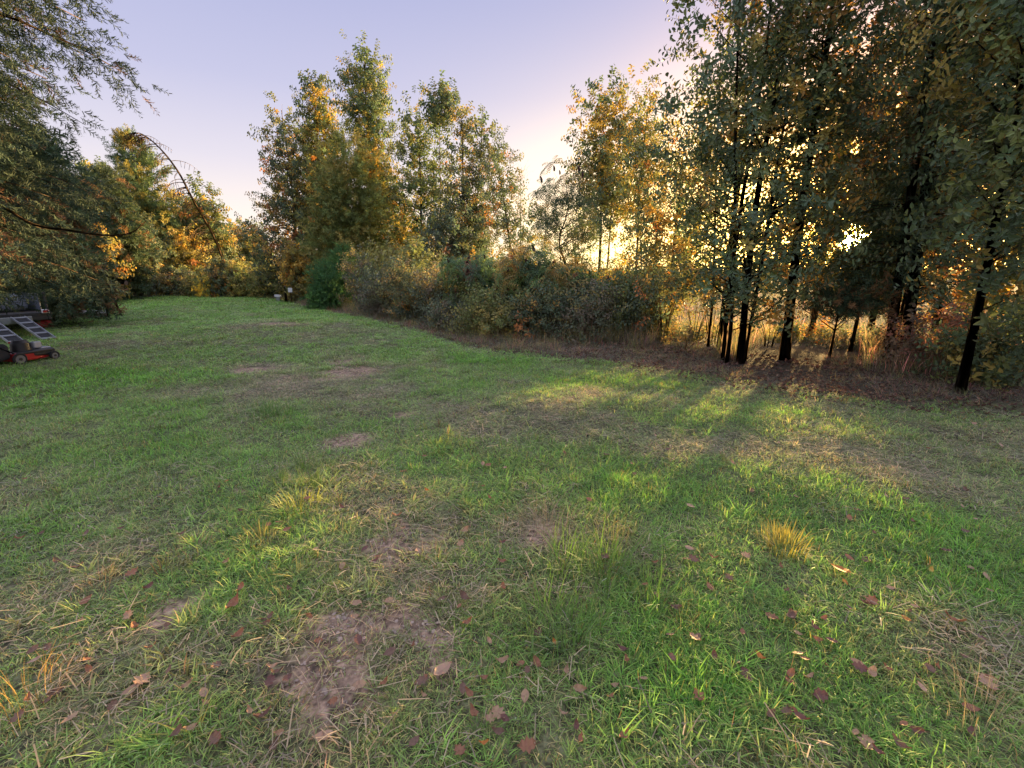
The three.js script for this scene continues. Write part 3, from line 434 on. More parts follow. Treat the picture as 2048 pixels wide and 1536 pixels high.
{ // dead lower branches of the double trunked cedar, and the long dark limb of the big cedar
  const r = rng(171), w = [];
  for (let i = 0; i < 11; i++) { const sx = r() < .75 ? 1 : -1, y = .55 + r() * 1.1, L = .9 + r() * 1.1, q = [], rr = []; let c = V(.05, y, 0), d = V(sx, .35 + r() * .3, (r() - .3) * .9).normalize(); for (let j = 0; j <= 8; j++) { q.push(c.clone()); rr.push(.013 * (1 - j / 9.5)); c.addScaledVector(d, L / 8); d.y -= .09; d.z += (r() - .5) * .12; d.normalize(); } w.push(tube(q, rr, 4)); }
  part('dead_branch', mergeGeometries(w), M.bark, doubleCedar);
  const pts = [[-60, 380], [10, 416], [70, 450], [140, 461], [200, 470], [262, 466], [292, 442]].map(([a, b], i) => through(a, b, 6.7 - i * .05).sub(bigCedar.position));
  part('limb', tube(new THREE.CatmullRomCurve3(pts).getPoints(24), Array.from({ length: 25 }, (_, i) => lerp(.028, .006, i / 24)), 7), M.bark, bigCedar);
}
// a low wood far across the field
{
  const r = rng(900), list = [];
  const trees = new THREE.Group();
  const l = [[], []];
  for (let i = 0; i < 260; i++) { const a = lerp(-1.15, 1.5, i / 260) + (r() - .5) * .02, D = 170 + r() * 60, x = Math.sin(a) * D, z = -Math.cos(a) * D, h = 1.8 + r() * 1.4 + (a < .05 ? 3 : 0), y0 = hgt(x, z), R = 3 + r() * 2; for (let j = 0; j < 60; j++) { const t = r(), rr = R * Math.sqrt(1 - t * t * .9), d = rdir(r), c = pick(r() < .5 ? PAL.amber : PAL.oak, r); l[j & 1].push([placing(V(x + d.x * rr, y0 + t * h, z + d.z * rr), rdir(r), r() * 6, 2.4 + r() * 1.4), c]); } }
  G.far.forEach((g, i) => { const m = instanced(g, M.leaf, l[i]); m.name = 'crown'; m.userData.kind = 'stuff'; trees.add(m); });
  trees.name = 'distant_wood'; trees.userData = { label: 'low distant wood along the skyline across the field', category: 'wood', kind: 'stuff' }; scene.add(trees);
}
// ---------------------------------------------------------------- grass, weeds, litter
const TUFT = [201, 202, 203].map((s) => tuftGeo(s, 14, .06, .022, .08, .0034, .5, 1.9, .18)), FARTUFT = [211, 212].map((s) => tuftGeo(s, 20, .10, .03, .08, .006, .5, 1.7, .14)), COARSE = [241, 242].map((s) => tuftGeo(s, 11, .035, .05, .12, .0048, .4, 1.7, .12)), STRAW = [221, 222].map((s) => strawGeo(s, 14));
const WEED = [231, 232, 233].map((s) => tuftGeo(s, 16, .16, .35, 1.0, .006, .1, .6, .25));
const grassCol = (L, r) => {
  const k = .5 + r() * .95, lush = C(.205, .47, .055), mid = C(.255, .48, .09), dry = C(.40, .37, .20);
  const c = mid.lerp(lush, clamp(L.lush, 0, 1)).lerp(dry, clamp(L.dry * .8, 0, .9)); if (r() < .06) c.lerp(C(.26, .22, .05), .8);
  return C(c.r * k, c.g * k, c.b * k);
};
{
  const r = rng(300), near = TUFT.map(() => []), far = FARTUFT.map(() => []), coarse = COARSE.map(() => []), straw = STRAW.map(() => []), tilt = () => V((r() - .5) * .5, 1, (r() - .5) * .5).normalize();
  for (let ring = .7; ring < 46;) {
    const w = ring < 8 ? .25 : .8, dens = ring < 8 ? Math.min(1000, 2200 / ring) : 1250 / ring, n = Math.round(dens * 2.5 * (ring + w / 2) * w);
    for (let i = 0; i < n; i++) {
      const a = (r() - .5) * 2.36, d = ring + r() * w, x = Math.sin(a) * d, z = -Math.cos(a) * d, L = lawn(x, z);
      if (L.p > -.1 + (r() - .5) * .9) continue;
      if (r() < L.bare * .84) { continue; }
      if (r() < L.dry * .22) { if (r() < .5 && d < 12) straw[i % 2].push([placing(V(x, hgt(x, z), z), tilt(), r() * 6.28, 1 + r() * .8), pick(PAL.thatch, r)]); continue; }
      const c = grassCol(L, r), hh = (.75 + L.lush * .75 - L.dry * .25) * (.7 + r() * .6);
      if (d < 14 && r() < (vnoise(x * 2.2, z * 2.2, 77) > .56 ? .12 : .025)) { coarse[i % 2].push([placing(V(x, hgt(x, z), z), tilt(), r() * 6.28, .8 + r() * .5), C(c.r * .95, c.g * .93, c.b)]); continue; }
      if (d < 8) near[Math.floor(r() * 3)].push([placing(V(x, hgt(x, z), z), tilt(), r() * 6.28, 1 + d * .05, hh, 1 + d * .05), c]);
      else { const s = .8 + d * .06; far[i % 2].push([placing(V(x, hgt(x, z), z), tilt(), r() * 6.28, s, hh * (.9 + d * .012), s), c]); }
    }
    ring += w;
  }
  const g = new THREE.Group();
  near.forEach((l, i) => { const m = instanced(TUFT[i], M.grass, l); m.name = 'grass_blades'; m.userData.kind = 'stuff'; g.add(m); });
  coarse.forEach((l, i) => { const m = instanced(COARSE[i], M.grass, l); m.name = 'broad_blades'; m.userData.kind = 'stuff'; g.add(m); });
  far.forEach((l, i) => { const m = instanced(FARTUFT[i], M.grass, l); m.name = 'grass_blades'; m.userData.kind = 'stuff'; g.add(m); });
  stuff('grass', 'short patchy green grass covering the whole lawn', 'grass', g);
  const s = new THREE.Group(); straw.forEach((l, i) => { const m = instanced(STRAW[i], M.grass, l); m.name = 'dry_stems'; m.userData.kind = 'stuff'; s.add(m); });
  stuff('dry_grass', 'pale dry grass stems lying over the thin lawn patches', 'dry grass', s);
  console.log('grass', near.map((l) => l.length), far.map((l) => l.length), straw.map((l) => l.length));
}
{ // weeds under the trees and tall grass of the field behind
  const r = rng(310), l = WEED.map(() => []);
  for (let i = 0; i < 19000; i++) {
    const a = lerp(-.95, 1.05, r()), e = edgeAt(Math.sin(a), -Math.cos(a)), p = i < 6600 ? Math.pow(r(), .8) * 3.4 + .05 : 2 + Math.pow(r(), 1.5) * 60, d = e + p, x = Math.sin(a) * d, z = -Math.cos(a) * d;
    
    const hh = i < 6600 ? (.1 + r() * r() * .4) * (a > .1 ? .6 : 1.2) : .5 + r() * .45, c = i < 6600 ? pick(r() < .4 ? PAL.brush : r() < .35 ? PAL.reddish : PAL.olive, r) : pick(r() < .4 ? PAL.olive : r() < .22 ? PAL.straw : PAL.brush, r), s = i < 6600 ? .7 : .8 + p * .04;
    { const y = hgt(x, z); let hit = false; for (let k = .1; k < 1.05; k += .22) if (SUNGAP(x, y + hh * .9 * k, z, .1)) { hit = true; break; } if (hit) continue; }
    l[i % 3].push([placing(V(x, hgt(x, z) - .02, z), V((r() - .5) * .3, 1, (r() - .5) * .3).normalize(), r() * 6.28, s, hh, s), c]);
  }
  const g = new THREE.Group(); l.forEach((q, i) => { const m = instanced(WEED[i], M.grass, q); m.name = 'weed_stems'; m.userData.kind = 'stuff'; g.add(m); });
  stuff('weeds', 'tall weeds and grass under the trees and across the field', 'weeds', g);
}
// fallen leaves
function fallenGeo(seed, L, W, curl, lobes) {
  const r = rng(seed), gb = new GB(), n = 7, rows = [];
  for (let i = 0; i <= n; i++) {
    const t = i / n, w = W * .5 * Math.pow(Math.sin(Math.PI * Math.pow(Math.min(.985, .03 + t * .96), .82)), 1.05) * (lobes ? (i % 2 ? 1.25 : .62) : 1), bend = curl * (t - .5) * (t - .5) * L * 1.6;
    rows.push([-1, 0, 1].map((q) => V(q * w + (r() - .5) * .003, bend + Math.abs(q) * W * .24 * (curl + .2) * (1 + (r() - .5)) + (r() - .5) * .002, (t - .5) * L)));
  }
  for (let i = 0; i < n; i++) for (const q of [0, 1]) { const k = .85 + r() * .3; gb.quad(rows[i][q], rows[i][q + 1], rows[i + 1][q + 1], rows[i + 1][q], C(k, k * (.9 + r() * .15), k)); }
  const e = rows[0][1]; gb.quad(e.clone().add(V(-.0012, 0, 0)), e.clone().add(V(.0012, 0, 0)), e.clone().add(V(.0008, .006, -L * .3)), e.clone().add(V(-.0008, .006, -L * .3)), C(.7, .6, .6));
  return gb.build();
}
const FALL = { flat: [401, 402].map((s) => fallenGeo(s, .085, .05, .12, false)), curled: [403, 404].map((s) => fallenGeo(s, .08, .042, .75, false)), lobed: [405, 406].map((s) => fallenGeo(s, .095, .075, .25, true)) };
const TINT = { tan: [.46, .29, .18], pink: [.40, .25, .14], russet: [.30, .135, .065], orange: [.52, .20, .035], maroon: [.16, .07, .05], brown: [.19, .105, .065], yellow: [.55, .36, .07] };
const fallMat = {}; for (const k in TINT) { fallMat[k] = M.dryLeaf.clone(); fallMat[k].name = k + ' dry leaf'; fallMat[k].color = C(...TINT[k]); }
const leafShade = { pink: 'pinkish' }, ORD = ['', 'second ', 'third ', 'fourth ', 'fifth ', 'sixth ', 'seventh ', 'eighth ', 'ninth ', 'tenth ', 'eleventh ', 'twelfth '];
const MARKS = [[655, 1365, 'the lowest bare patch'], [740, 1245, 'the widest bare patch'], [785, 1100, 'the upper bare patch'], [1180, 1150, 'the tall grass clump'], [50, 1410, 'the golden seed stalks'], [1960, 1440, 'the pale straw tuft'], [1570, 1090, 'the yellow arching tuft'], [600, 1000, 'the yellow green tuft'], [1060, 1040, 'the wispy dry tuft'], [1120, 860, 'the dry rise'], [1900, 900, 'the reddish grass'], [250, 960, 'the lush turf']].map(([a, b, n]) => [...flat(a, b), n]);
{
  const r = rng(420), used = new Map(), list = [
    [887, 1356, 'tan', 'flat', 46], [648, 1490, 'tan', 'flat', 44], [1678, 1152, 'orange', 'flat', 40, 'tan'], [1520, 1328, 'orange', 'curled', 24], [470, 1222, 'russet', 'curled', 42], [484, 1194, 'russet', 'curled', 26], [288, 1374, 'tan', 'lobed', 34], [264, 1396, 'pink', 'flat', 34], [378, 1388, 'pink', 'curled', 26], [528, 1446, 'maroon', 'curled', 36], [73, 1334, 'tan', 'flat', 28], [357, 1488, 'brown', 'curled', 30], [548, 1354, 'tan', 'curled', 24], [712, 1220, 'pink', 'flat', 28], [262, 1250, 'pink', 'lobed', 24], [930, 1074, 'pink', 'curled', 22], [632, 1110, 'pink', 'flat', 16], [836, 1112, 'tan', 'flat', 20], [686, 1142, 'pink', 'flat', 24], [795, 1043, 'russet', 'curled', 22], [930, 1212, 'brown', 'curled', 30], [980, 1300, 'tan', 'curled', 18], [1110, 1298, 'orange', 'curled', 18], [1050, 1410, 'pink', 'flat', 30], [998, 1445, 'pink', 'lobed', 32], [1040, 1342, 'russet', 'flat', 22], [1075, 1344, 'russet', 'curled', 30], [770, 1384, 'russet', 'curled', 24], [720, 1390, 'pink', 'flat', 30], [940, 1405, 'russet', 'curled', 28], [970, 1372, 'russet', 'curled', 22], [920, 1515, 'russet', 'lobed', 28], [968, 1508, 'orange', 'curled', 14], [1244, 1316, 'maroon', 'curled', 26], [1286, 1370, 'pink', 'flat', 18], [1005, 1100, 'maroon', 'curled', 18], [1004, 1136, 'russet', 'curled', 20], [1006, 1190, 'russet', 'curled', 22], [1076, 1278, 'brown', 'curled', 28], [1288, 1184, 'russet', 'flat', 16], [1380, 1026, 'tan', 'flat', 20], [1378, 1110, 'tan', 'flat', 20], [1490, 1122, 'pink', 'lobed', 22], [1688, 1174, 'orange', 'flat', 14], [1778, 1192, 'pink', 'flat', 18], [1740, 1220, 'tan', 'flat', 22], [1808, 1252, 'orange', 'flat', 20], [1906, 1254, 'russet', 'curled', 36], [1710, 1344, 'pink', 'flat', 30], [1630, 1292, 'russet', 'curled', 22], [1594, 1278, 'pink', 'flat', 18], [1730, 1130, 'maroon', 'flat', 28], [1858, 1154, 'yellow', 'curled', 18], [1940, 1146, 'pink', 'flat', 18], [1968, 1170, 'pink', 'flat', 22], [1976, 1192, 'tan', 'flat', 14], [1826, 1228, 'pink', 'flat', 16], [1968, 1388, 'tan', 'lobed', 38], [1740, 1362, 'tan', 'curled', 34], [1838, 1392, 'tan', 'flat', 24], [1708, 1480, 'pink', 'flat', 18], [1750, 1524, 'maroon', 'curled', 26], [1126, 1446, 'tan', 'curled', 16], [1160, 1500, 'russet', 'curled', 18], [1220, 1412, 'russet', 'curled', 18], [1152, 1472, 'maroon', 'curled', 24], [966, 938, 'pink', 'flat', 14], [1010, 946, 'pink', 'flat', 14], [560, 1054, 'russet', 'flat', 16], [440, 985, 'russet', 'curled', 14], [454, 972, 'orange', 'flat', 10], [854, 992, 'orange', 'curled', 12], [1820, 996, 'tan', 'flat', 12], [1770, 1000, 'tan', 'flat', 12], [1716, 934, 'tan', 'flat', 12], [1675, 966, 'tan', 'flat', 10], [1948, 1050, 'tan', 'flat', 12], [1922, 1022, 'pink', 'flat', 12], [1556, 894, 'tan', 'flat', 8], [1310, 880, 'tan', 'flat', 8], [730, 838, 'brown', 'flat', 10], [1946, 856, 'pink', 'flat', 14], [2000, 898, 'tan', 'flat', 14]];
  for (let i = 0; i < 165; i++) { const px = 40 + r() * 1980, py = 860 + Math.pow(r(), .8) * 660; list.push([px, py, ['russet', 'brown', 'russet', 'brown', 'maroon', 'pink'][Math.floor(r() * 6)], ['flat', 'curled', 'lobed', 'curled'][Math.floor(r() * 4)], 0]); }
  list.sort((a, b) => b[1] - a[1]);
  for (const [px, py, tint, form, w] of list) {
    const p = ground(px, py), geo = FALL[form][Math.floor(r() * 2)], m = new THREE.Mesh(geo, fallMat[tint]), per = F / Math.max(.8, p.length() * .0 + -p.z * CP + (EYE - p.y) * -SP);
    m.name = numbered('fallen_leaf'); m.castShadow = m.receiveShadow = true;
    m.position.set(p.x, p.y + .03 + r() * .022, p.z); m.rotation.set((r() - .5) * .6 + .12, r() * 6.28, (r() - .5) * .6);
    m.scale.setScalar(w ? clamp(w / per / .092, .42, 1.5) : .38 + r() * .36);
    let best = MARKS[0], bd = 1e9; for (const k of MARKS) { const d = Math.hypot(k[0] - p.x, k[1] - p.z); if (d < bd) { bd = d; best = k; } }
    const side = Math.abs(p.x - best[0]) > Math.abs(p.z - best[1]) ? (p.x < best[0] ? 'left of' : 'right of') : (p.z > best[1] ? 'in front of' : 'beyond'), what = `${leafShade[tint] || tint} ${form} fallen leaf`, key = what + side + best[2], k = used.get(key) || 0; used.set(key, k + 1);
    m.userData = { label: `${ORD[Math.min(11, k)]}nearest ${what} ${side} ${best[2]}`, category: 'leaf', group: 'dry leaves fallen on the lawn' };
    scene.add(m);
  }
}
{ // brown leaf litter along the edge under the trees: more than anyone could count
  const r = rng(430), l = [0, 1].map(() => []);
  for (let i = 0; i < 5200; i++) {
    const a = lerp(-.55, .95, Math.pow(r(), .7)), p = -.4 + Math.pow(r(), 1.2) * 3.0, d = edgeAt(Math.sin(a), -Math.cos(a)) + p, x = Math.sin(a) * d, z = -Math.cos(a) * d, t = TINT[['brown', 'russet', 'pink', 'brown', 'maroon', 'tan'][Math.floor(r() * 6)]], k = .35 + r() * .5;
    if (p < 0 && r() < .7) continue;
    l[i % 2].push([placing(V(x, hgt(x, z) + .01 + r() * .02, z), V((r() - .5) * 1.1, 1, (r() - .5) * 1.1).normalize(), r() * 6.28, (p > 1.8 ? .8 : .45) + r() * .4), C(t[0] * k, t[1] * k, t[2] * k)]);
  }
  const g = new THREE.Group(); l.forEach((q, i) => { const m = instanced(FALL.curled[i], M.dryLeaf, q); m.name = 'leaves'; m.userData.kind = 'stuff'; g.add(m); });
  stuff('leaf_litter', 'brown leaf litter on the strip under the trees', 'leaf litter', g);
  const pebble = new THREE.IcosahedronGeometry(.011, 1); pebble.scale(1.2, .6, 1); const q = [];
  for (const [x, z, rx, rz] of BARE.slice(0, 6)) for (let i = 0; i < 110; i++) { const a = r() * 6.28, s = Math.sqrt(r()), px = x + Math.cos(a) * s * rx * .9, pz = z + Math.sin(a) * s * rz * .9, k = .7 + r() * .6; q.push([placing(V(px, hgt(px, pz) + .002, pz), V((r() - .5) * .5, 1, (r() - .5) * .5).normalize(), r() * 6.28, .2 + r() * r() * r() * 1.4), C(.40 * k, .30 * k, .245 * k)]); }
  stuff('gravel', 'small pebbles in the bare soil patches', 'gravel', instanced(pebble, new THREE.MeshStandardMaterial({ name: 'pebble', roughness: .9 }), q));
}
// taller clumps that stand out of the lawn
[[1185, 1190, 'tall bright green grass clump in the middle of the near lawn', .46, .14, .42, 460, [.11, .215, .03], 0, 7], [1090, 1060, 'wispy dry seed stalk tuft behind the tall green clump', .16, .2, .40, 150, [.26, .22, .14], 1], [1230, 1110, 'reddish seeding tuft behind the tall green clump', .2, .14, .30, 150, [.17, .17, .06], 1], [600, 1020, 'yellow green tuft of broad blades before the wheel track', .17, .1, .24, 170, [.20, .24, .035], 0], [520, 1085, 'small yellowing tuft with bent blades', .12, .08, .2, 90, [.22, .22, .05], 0], [620, 955, 'arching green tuft with long stems beyond the yellow one', .26, .12, .32, 150, [.11, .18, .035], 0, 3], [530, 835, 'fresh green tuft standing in the middle lawn', .3, .12, .28, 170, [.10, .21, .03], 0, 4], [1565, 1100, 'yellow arching tuft in the sunny stripe', .14, .12, .26, 190, [.27, .25, .04], 0], [50, 1415, 'golden seed stalks bending in at the lawn corner', .14, .12, .32, 70, [.42, .27, .06], 1], [1975, 1450, 'pale straw tuft at the near lawn corner', .20, .1, .26, 170, [.34, .28, .15], 1], [1400, 1440, 'lush low clump of broad green blades', .3, .05, .14, 320, [.075, .21, .025], 0], [200, 1170, 'small tan tuft among thin grass', .10, .06, .16, 80, [.34, .24, .11], 1], [380, 1110, 'dry tan tuft beside the wheel track', .16, .06, .16, 110, [.32, .25, .12], 1], [900, 1230, 'low spreading tuft beside the widest bare patch', .12, .06, .16, 90, [.15, .17, .06], 0], [880, 900, 'yellow green tuft by the sunlit strip', .2, .07, .18, 120, [.16, .22, .035], 0]].forEach(([px, py, label, R, h0, h1, n, c, seedy, knots = 1], i) => {
  const r = rng(500 + i), gb = new GB(), p = ground(px, py);
  const heart = Array.from({ length: knots }, (_, q) => knots < 2 ? [0, 0, 1] : [(r() - .5) * R * 1.7, (r() - .5) * R * 1.5, .6 + r() * .5]);
  for (let k = 0; k < n; k++) {
    const [hx, hz, hs] = heart[k % knots], a = r() * 6.283, q = (knots < 2 ? R : R * .34) * Math.sqrt(r()) * (.6 + r() * .6), d = V(Math.cos(a + (r() - .5) * 1.6), 0, Math.sin(a + (r() - .5) * 1.6)), f = (.7 + r() * .6) * 1.5, col = C(c[0] * f, c[1] * f * (.9 + r() * .2), c[2] * f), bx = hx + Math.cos(a) * q, bz = hz + Math.sin(a) * q, h = lerp(h0, h1, r() * r()) * hs * (1.1 - .4 * q / R);
    blade(gb, V(bx, hgt(p.x + bx, p.z + bz) - p.y - .01, bz), d, .2 + r() * .75, h * 1.05, (seedy ? .0019 : .0046) * (.7 + r() * .6), col, col.clone().lerp(C(c[0] * 1.5, c[1] * 1.15, c[2]), .5));
  }
  const m = new THREE.Mesh(gb.build(), M.grass); m.name = numbered('grass_tuft'); m.position.copy(p); m.castShadow = m.receiveShadow = true; m.userData = { label, category: 'grass tuft', group: 'taller tufts in the lawn' }; scene.add(m);
});
// ---------------------------------------------------------------- trailer, mower and small things at the side of the lawn
const paint = (name, c, rough = .5, metal = 0) => new THREE.MeshStandardMaterial({ name, color: C(...c), roughness: rough, metalness: metal });
const MM = { steel: paint('dark steel', [.035, .035, .04], .6, .3), alu: paint('bare aluminium', [.36, .37, .41], .4, .5), grey: paint('grey blue panel', [.13, .15, .20], .7), plate: paint('dull grey plate', [.25, .27, .28], .6), red: paint('red plastic', [.42, .018, .022], .4), rubber: paint('rubber', [.02, .02, .022], .85), black: paint('black plastic', [.022, .022, .026], .5), engine: paint('grey engine cover', [.36, .38, .44], .4), cloth: paint('bag cloth', [.035, .035, .04], .95), white: paint('white paint', [.75, .75, .78], .5), wood: paint('weathered board', [.20, .13, .10], .9), stone: paint('pale stone', [.62, .61, .62], .9), pole: paint('grey weathered wood', [.30, .27, .27], .85), mesh: paint('dark mesh tread', [.02, .02, .024], .9), orange: paint('tan canvas', [.45, .22, .10], .9), hub: paint('grey wheel hub', [.16, .165, .18], .5) };
const box = (w, h, d, x = 0, y = 0, z = 0, r = .012) => { const g = new RoundedBoxGeometry(w, h, d, 2, Math.min(r, w / 3, h / 3, d / 3)); g.translate(x, y, z); return g; };
const bar = (a, b, r, sides = 8) => tube([a, a.clone().lerp(b, .5), b], [r, r, r], sides);
function wheel(parent, name, R, W, x, y, z) { // axle along x
  const t = part(name, new THREE.TorusGeometry(R - W * .42, W * .42, 10, 26).rotateY(Math.PI / 2).scale(1.15, 1, 1), MM.rubber, parent); t.position.set(x, y, z);
  part('rim', new THREE.CylinderGeometry(R * .66, R * .66, W * .7, 22).rotateZ(Math.PI / 2), MM.hub, t);
  part('hub_cap', new THREE.CylinderGeometry(R * .2, R * .24, W * .95, 14).rotateZ(Math.PI / 2), MM.black, t); return t;
}
{ // utility trailer: its tail faces the lawn, so it runs off to the side; x local points to the tail
  const gx = -12.93, gz = -11.23, t = thing('utility_trailer', 'grey utility trailer with two lowered loading ramps under the cedar', 'trailer', [gx, hgt(gx, gz), gz], -.455);
  part('deck', box(3.6, .07, 1.9, -.8, .52, 0), MM.steel, t);
  part('frame', mergeGeometries([box(3.6, .12, .07, -.8, .43, .9), box(3.6, .12, .07, -.8, .43, -.9), box(.07, .12, 1.72, .96, .43, 0), box(.07, .12, 1.72, -2.5, .43, 0)]), MM.steel, t);
  for (const s of [-1, 1]) part('side_panel', box(3.2, .42, .03, -1.1, .79, s * .93), MM.grey, t);
  part('load_cover', (() => { const g = box(2.2, .42, 1.6, -.75, .76, 0, .16); const q = g.attributes.position; for (let i = 0; i < q.count; i++) q.setY(i, q.getY(i) + (fbm(q.getX(i) * 4, q.getZ(i) * 4, 70) - .5) * .16); g.computeVertexNormals(); return g; })(), MM.grey, t);
  part('canvas_roll', (() => { const g = new THREE.CapsuleGeometry(.13, 1.0, 6, 14); g.rotateX(Math.PI / 2); g.translate(-.9, 1.25, .1); return g; })(), MM.orange, t);
  part('bumper', box(.05, .16, 1.3, 1.03, .40, .1), MM.plate, t);
  for (const s of [-1, 1]) { const l = part('tail_light', box(.04, .09, .14, 1.04, .58, s * .82), MM.white, t); part('lens', box(.02, .06, .10, 1.068, .58, s * .82, .005), MM.red, l); }
  part('post', mergeGeometries([box(.05, .5, .05, .93, .79, -.9), box(.05, .5, .05, .93, .79, .9)]), MM.steel, t);
  for (const s of [-1, 1]) { wheel(t, 'wheel', .31, .2, 0, 0, 0).parent.children.at(-1); const w = t.children.at(-1); w.rotation.y = Math.PI / 2; w.position.set(-1.1, .31, s * 1.08); part('fender', (() => { const g = new THREE.TorusGeometry(.4, .03, 6, 16, Math.PI); g.scale(1, 1, 4); g.translate(-1.1, .33, s * 1.08); return g; })(), MM.plate, t); }
  for (const s of [-.32, .22]) { // ladder ramps
    const a = V(1.0, .47, 0), b = V(2.40, .03, 0), r = part('ramp', mergeGeometries([-.12, .12].map((q) => { const g = new THREE.BoxGeometry(1.48, .05, .018); g.rotateZ(Math.atan2(b.y - a.y, b.x - a.x)); g.translate((a.x + b.x) / 2, (a.y + b.y) / 2, s + q); return g; })), MM.alu, t);
    for (let i = 0; i < 5; i++) { const u = .04 + i * .23, p = a.clone().lerp(b, u), g = new THREE.BoxGeometry(.07, .02, .212); g.rotateZ(Math.atan2(b.y - a.y, b.x - a.x)); g.translate(p.x, p.y + .006, s); part(`rung${i ? '_00' + i : ''}`, g, MM.alu, r); }
    const g = new THREE.BoxGeometry(1.40, .008, .208); g.rotateZ(Math.atan2(b.y - a.y, b.x - a.x)); g.translate((a.x + b.x) / 2, (a.y + b.y) / 2 - .012, s); part('tread', g, MM.mesh, r);
  }
}
{ // push mower, its front away from the camera
  const p = ground(28, 729), t = thing('lawn_mower', 'red push mower with black engine and rear bag by the ramps', 'lawn mower', [p.x, p.y, p.z - .2], -.16); t.scale.setScalar(.84);
  const deck = (() => { const sh = new THREE.Shape(); sh.moveTo(-.26, -.30); sh.lineTo(.26, -.30); sh.quadraticCurveTo(.28, .2, .16, .36); sh.quadraticCurveTo(0, .44, -.16, .36); sh.quadraticCurveTo(-.28, .2, -.26, -.30); const g = new THREE.ExtrudeGeometry(sh, { depth: .12, bevelEnabled: true, bevelSize: .03, bevelThickness: .03, bevelSegments: 2 }); g.rotateX(-Math.PI / 2); g.translate(0, .10, 0); return g; })();
  part('deck', deck, MM.red, t);
  part('skirt', box(.60, .05, .62, 0, .235, -.03, .02), MM.black, t);
  part('front_cover', (() => { const g = new RoundedBoxGeometry(.585, .15, .46, 3, .05); g.translate(0, .20, -.20); return g; })(), MM.black, t);
  const e = part('engine', (() => { const g = new THREE.CylinderGeometry(.15, .17, .17, 20); g.translate(0, .34, .02); return g; })(), MM.black, t);
  part('engine_cover', (() => { const g = new THREE.CylinderGeometry(.11, .15, .07, 20); g.translate(0, .45, .02); return g; })(), MM.black, e);
  part('air_filter', box(.12, .14, .16, .10, .36, -.20, .03), MM.engine, e);
  part('fuel_cap', (() => { const g = new THREE.CylinderGeometry(.03, .03, .04, 12); g.translate(-.12, .44, .1); return g; })(), MM.red, e);
  part('front_shroud', box(.36, .05, .2, 0, .27, -.32, .02), MM.engine, t);
  for (const [x, z, R] of [[-.30, -.36, .10], [.30, -.36, .10], [-.30, .28, .13], [.30, .28, .13]]) wheel(t, numberIn2(t, 'wheel'), R, .06, x, R, z);
  part('grass_bag', (() => { const g = box(.46, .34, .52, 0, .30, .60, .09); const q = g.attributes.position; for (let i = 0; i < q.count; i++) q.setY(i, q.getY(i) - .10 * sstep(q.getZ(i), .6, .85)); g.computeVertexNormals(); return g; })(), MM.cloth, t);
  const hb = part('handle', mergeGeometries([-.22, .22].map((s) => tube([V(s, .2, .25), V(s * 1.03, .55, .72), V(s * 1.05, .98, 1.25)], [.013, .013, .013], 8)).concat([bar(V(-.23, .98, 1.25), V(.23, .98, 1.25), .013)])), MM.steel, t);
  part('grip', bar(V(-.17, .985, 1.252), V(.17, .985, 1.252), .019), MM.black, hb);
}
function numberIn2(t, n) { const k = t.children.filter((c) => c.name.startsWith(n)).length; return k ? `${n}_${String(k).padStart(3, '0')}` : n; }
{ // red fuel can
  const p = ground(90, 658), t = thing('fuel_can', 'red plastic fuel can standing on the grass by the trailer', 'fuel can', [p.x, p.y, p.z], .5);
  part('body', (() => { const g = new RoundedBoxGeometry(.34, .25, .25, 4, .05); g.translate(0, .125, 0); const q = g.attributes.position; for (let i = 0; i < q.count; i++) { const y = q.getY(i); if (y > .15) { q.setX(i, q.getX(i) * (1 - (y - .15) * 1.3)); q.setZ(i, q.getZ(i) * (1 - (y - .15) * 1.6)); } } g.computeVertexNormals(); return g; })(), MM.red, t);
  part('handle', tube([V(-.10, .22, 0), V(-.08, .31, 0), V(.02, .33, 0), V(.11, .30, 0), V(.13, .22, 0)], [.02, .02, .02, .02, .02], 8), MM.red, t);
  part('cap', (() => { const g = new THREE.CylinderGeometry(.034, .034, .05, 14); g.translate(-.12, .26, 0); return g; })(), MM.black, t);
  part('spout', tube([V(-.16, .20, .02), V(-.23, .19, .02), V(-.245, .08, .02)], [.02, .018, .015], 8), MM.red, t);
}
{ // low board edging with pale stones
  const p = ground(126, 638), t = thing('garden_border', 'low weathered board edging topped with pale stones beside the cedar', 'garden border', [p.x, p.y, p.z], .25), r = rng(61);
  for (let i = 0; i < 3; i++) part(numberIn2(t, 'board'), box(.8, .16, .05, -.8 + i * .82, .07, 0), MM.wood, t);
  for (let i = 0; i < 12; i++) { const g = new THREE.IcosahedronGeometry(.09, 2), q = g.attributes.position; for (let k = 0; k < q.count; k++) { const s = 1 + (fbm(q.getX(k) * 9 + i * 3, q.getY(k) * 9 + q.getZ(k) * 5, 30 + i) - .5) * .7; q.setXYZ(k, q.getX(k) * s * 1.3, q.getY(k) * s * .8, q.getZ(k) * s); } g.computeVertexNormals(); const m = part(numberIn2(t, 'stone'), g, MM.stone, t); m.position.set(-1.15 + i * .21 + r() * .05, .17 + r() * .03, -.12 - r() * .08); m.rotation.y = r() * 6; m.scale.setScalar(.7 + r() * .6); }
}
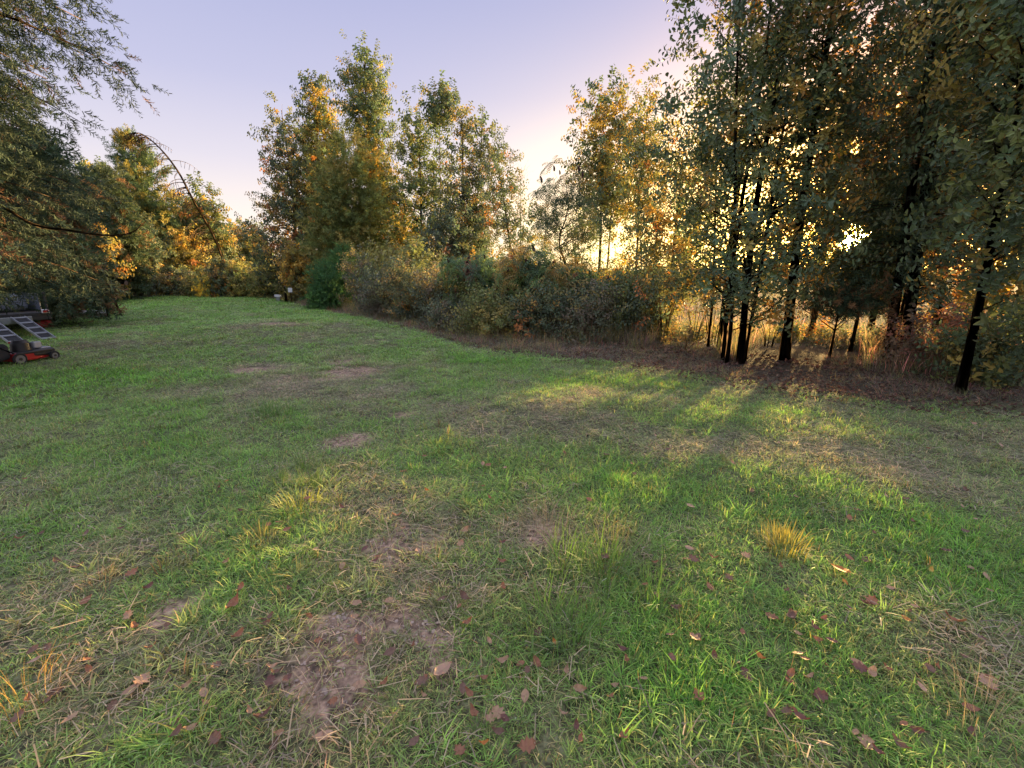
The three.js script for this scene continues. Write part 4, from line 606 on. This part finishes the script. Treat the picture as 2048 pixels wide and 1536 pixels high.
{ // grey pole lying on a trestle behind the boughs
  const a = through(252, 566, 15.5), b = through(150, 537, 15.5), t = thing('wooden_pole', 'grey weathered pole end jutting out from behind the cedar', 'pole', [a.x, hgt(a.x, a.z), a.z]), o = V(a.x, hgt(a.x, a.z), a.z);
  const A = a.clone().sub(o), B = b.clone().sub(o), n = B.clone().sub(A).normalize();
  part('pole', tube([A, A.clone().addScaledVector(n, .6), B], [.075, .08, .09], 12), MM.pole, t);
  part('cut_end', (() => { const g = new THREE.CylinderGeometry(.074, .074, .02, 14); g.applyQuaternion(new THREE.Quaternion().setFromUnitVectors(UPV, n)); g.translate(A.x, A.y, A.z); return g; })(), MM.wood, t);
  for (const [u, s] of [[.75, -1], [.75, 1], [1.6, -1], [1.6, 1]]) { const c = A.clone().addScaledVector(n, u); part(numberIn2(t, 'leg'), bar(V(c.x, c.y - .06, c.z), V(c.x + .05, -.03, c.z + s * .3), .035), MM.wood, t); }
}
{ // small stakes and a sign in the weeds at the far corner
  const s1 = ground(584, 608), t = thing('sign', 'tiny white square sign on a stake in the far weeds', 'sign', [s1.x, s1.y, s1.z]); const hh = heightAt(584, 580, s1.x, s1.z) - s1.y;
  part('stake', bar(V(0, -.05, 0), V(0, hh - .02, 0), .018), MM.wood, t); part('board', box(.2, .2, .015, 0, hh, .03, .004), MM.white, t);
  const s2 = ground(557, 602), t2 = thing('marker', 'low pale blue white marker lying in the far weeds', 'marker', [s2.x, s2.y, s2.z]); part('slab', box(.32, .12, .12, 0, .26, 0, .02), MM.white, t2); part('foot', box(.2, .26, .08, 0, .08, 0), MM.plate, t2);
  const s3 = ground(573, 606), t3 = thing('post', 'short tan post beside the tiny white sign', 'post', [s3.x, s3.y, s3.z]); part('shaft', bar(V(0, -.05, 0), V(.02, heightAt(573, 573, s3.x, s3.z) - s3.y, 0), .06), MM.pole, t3); part('top', box(.1, .04, .1, .02, heightAt(573, 573, s3.x, s3.z) - s3.y + .015, 0), MM.wood, t3);
  const s4 = ground(352, 579), t4 = thing('stake', 'thin pale stake leaning at the far lawn end', 'stake', [s4.x, s4.y, s4.z]); part('shaft', bar(V(0, -.05, 0), V(-.12, .62, 0), .03), MM.pole, t4); part('tip', box(.07, .06, .07, -.12, .64, 0), MM.white, t4);
}
renderer.render(scene, camera);
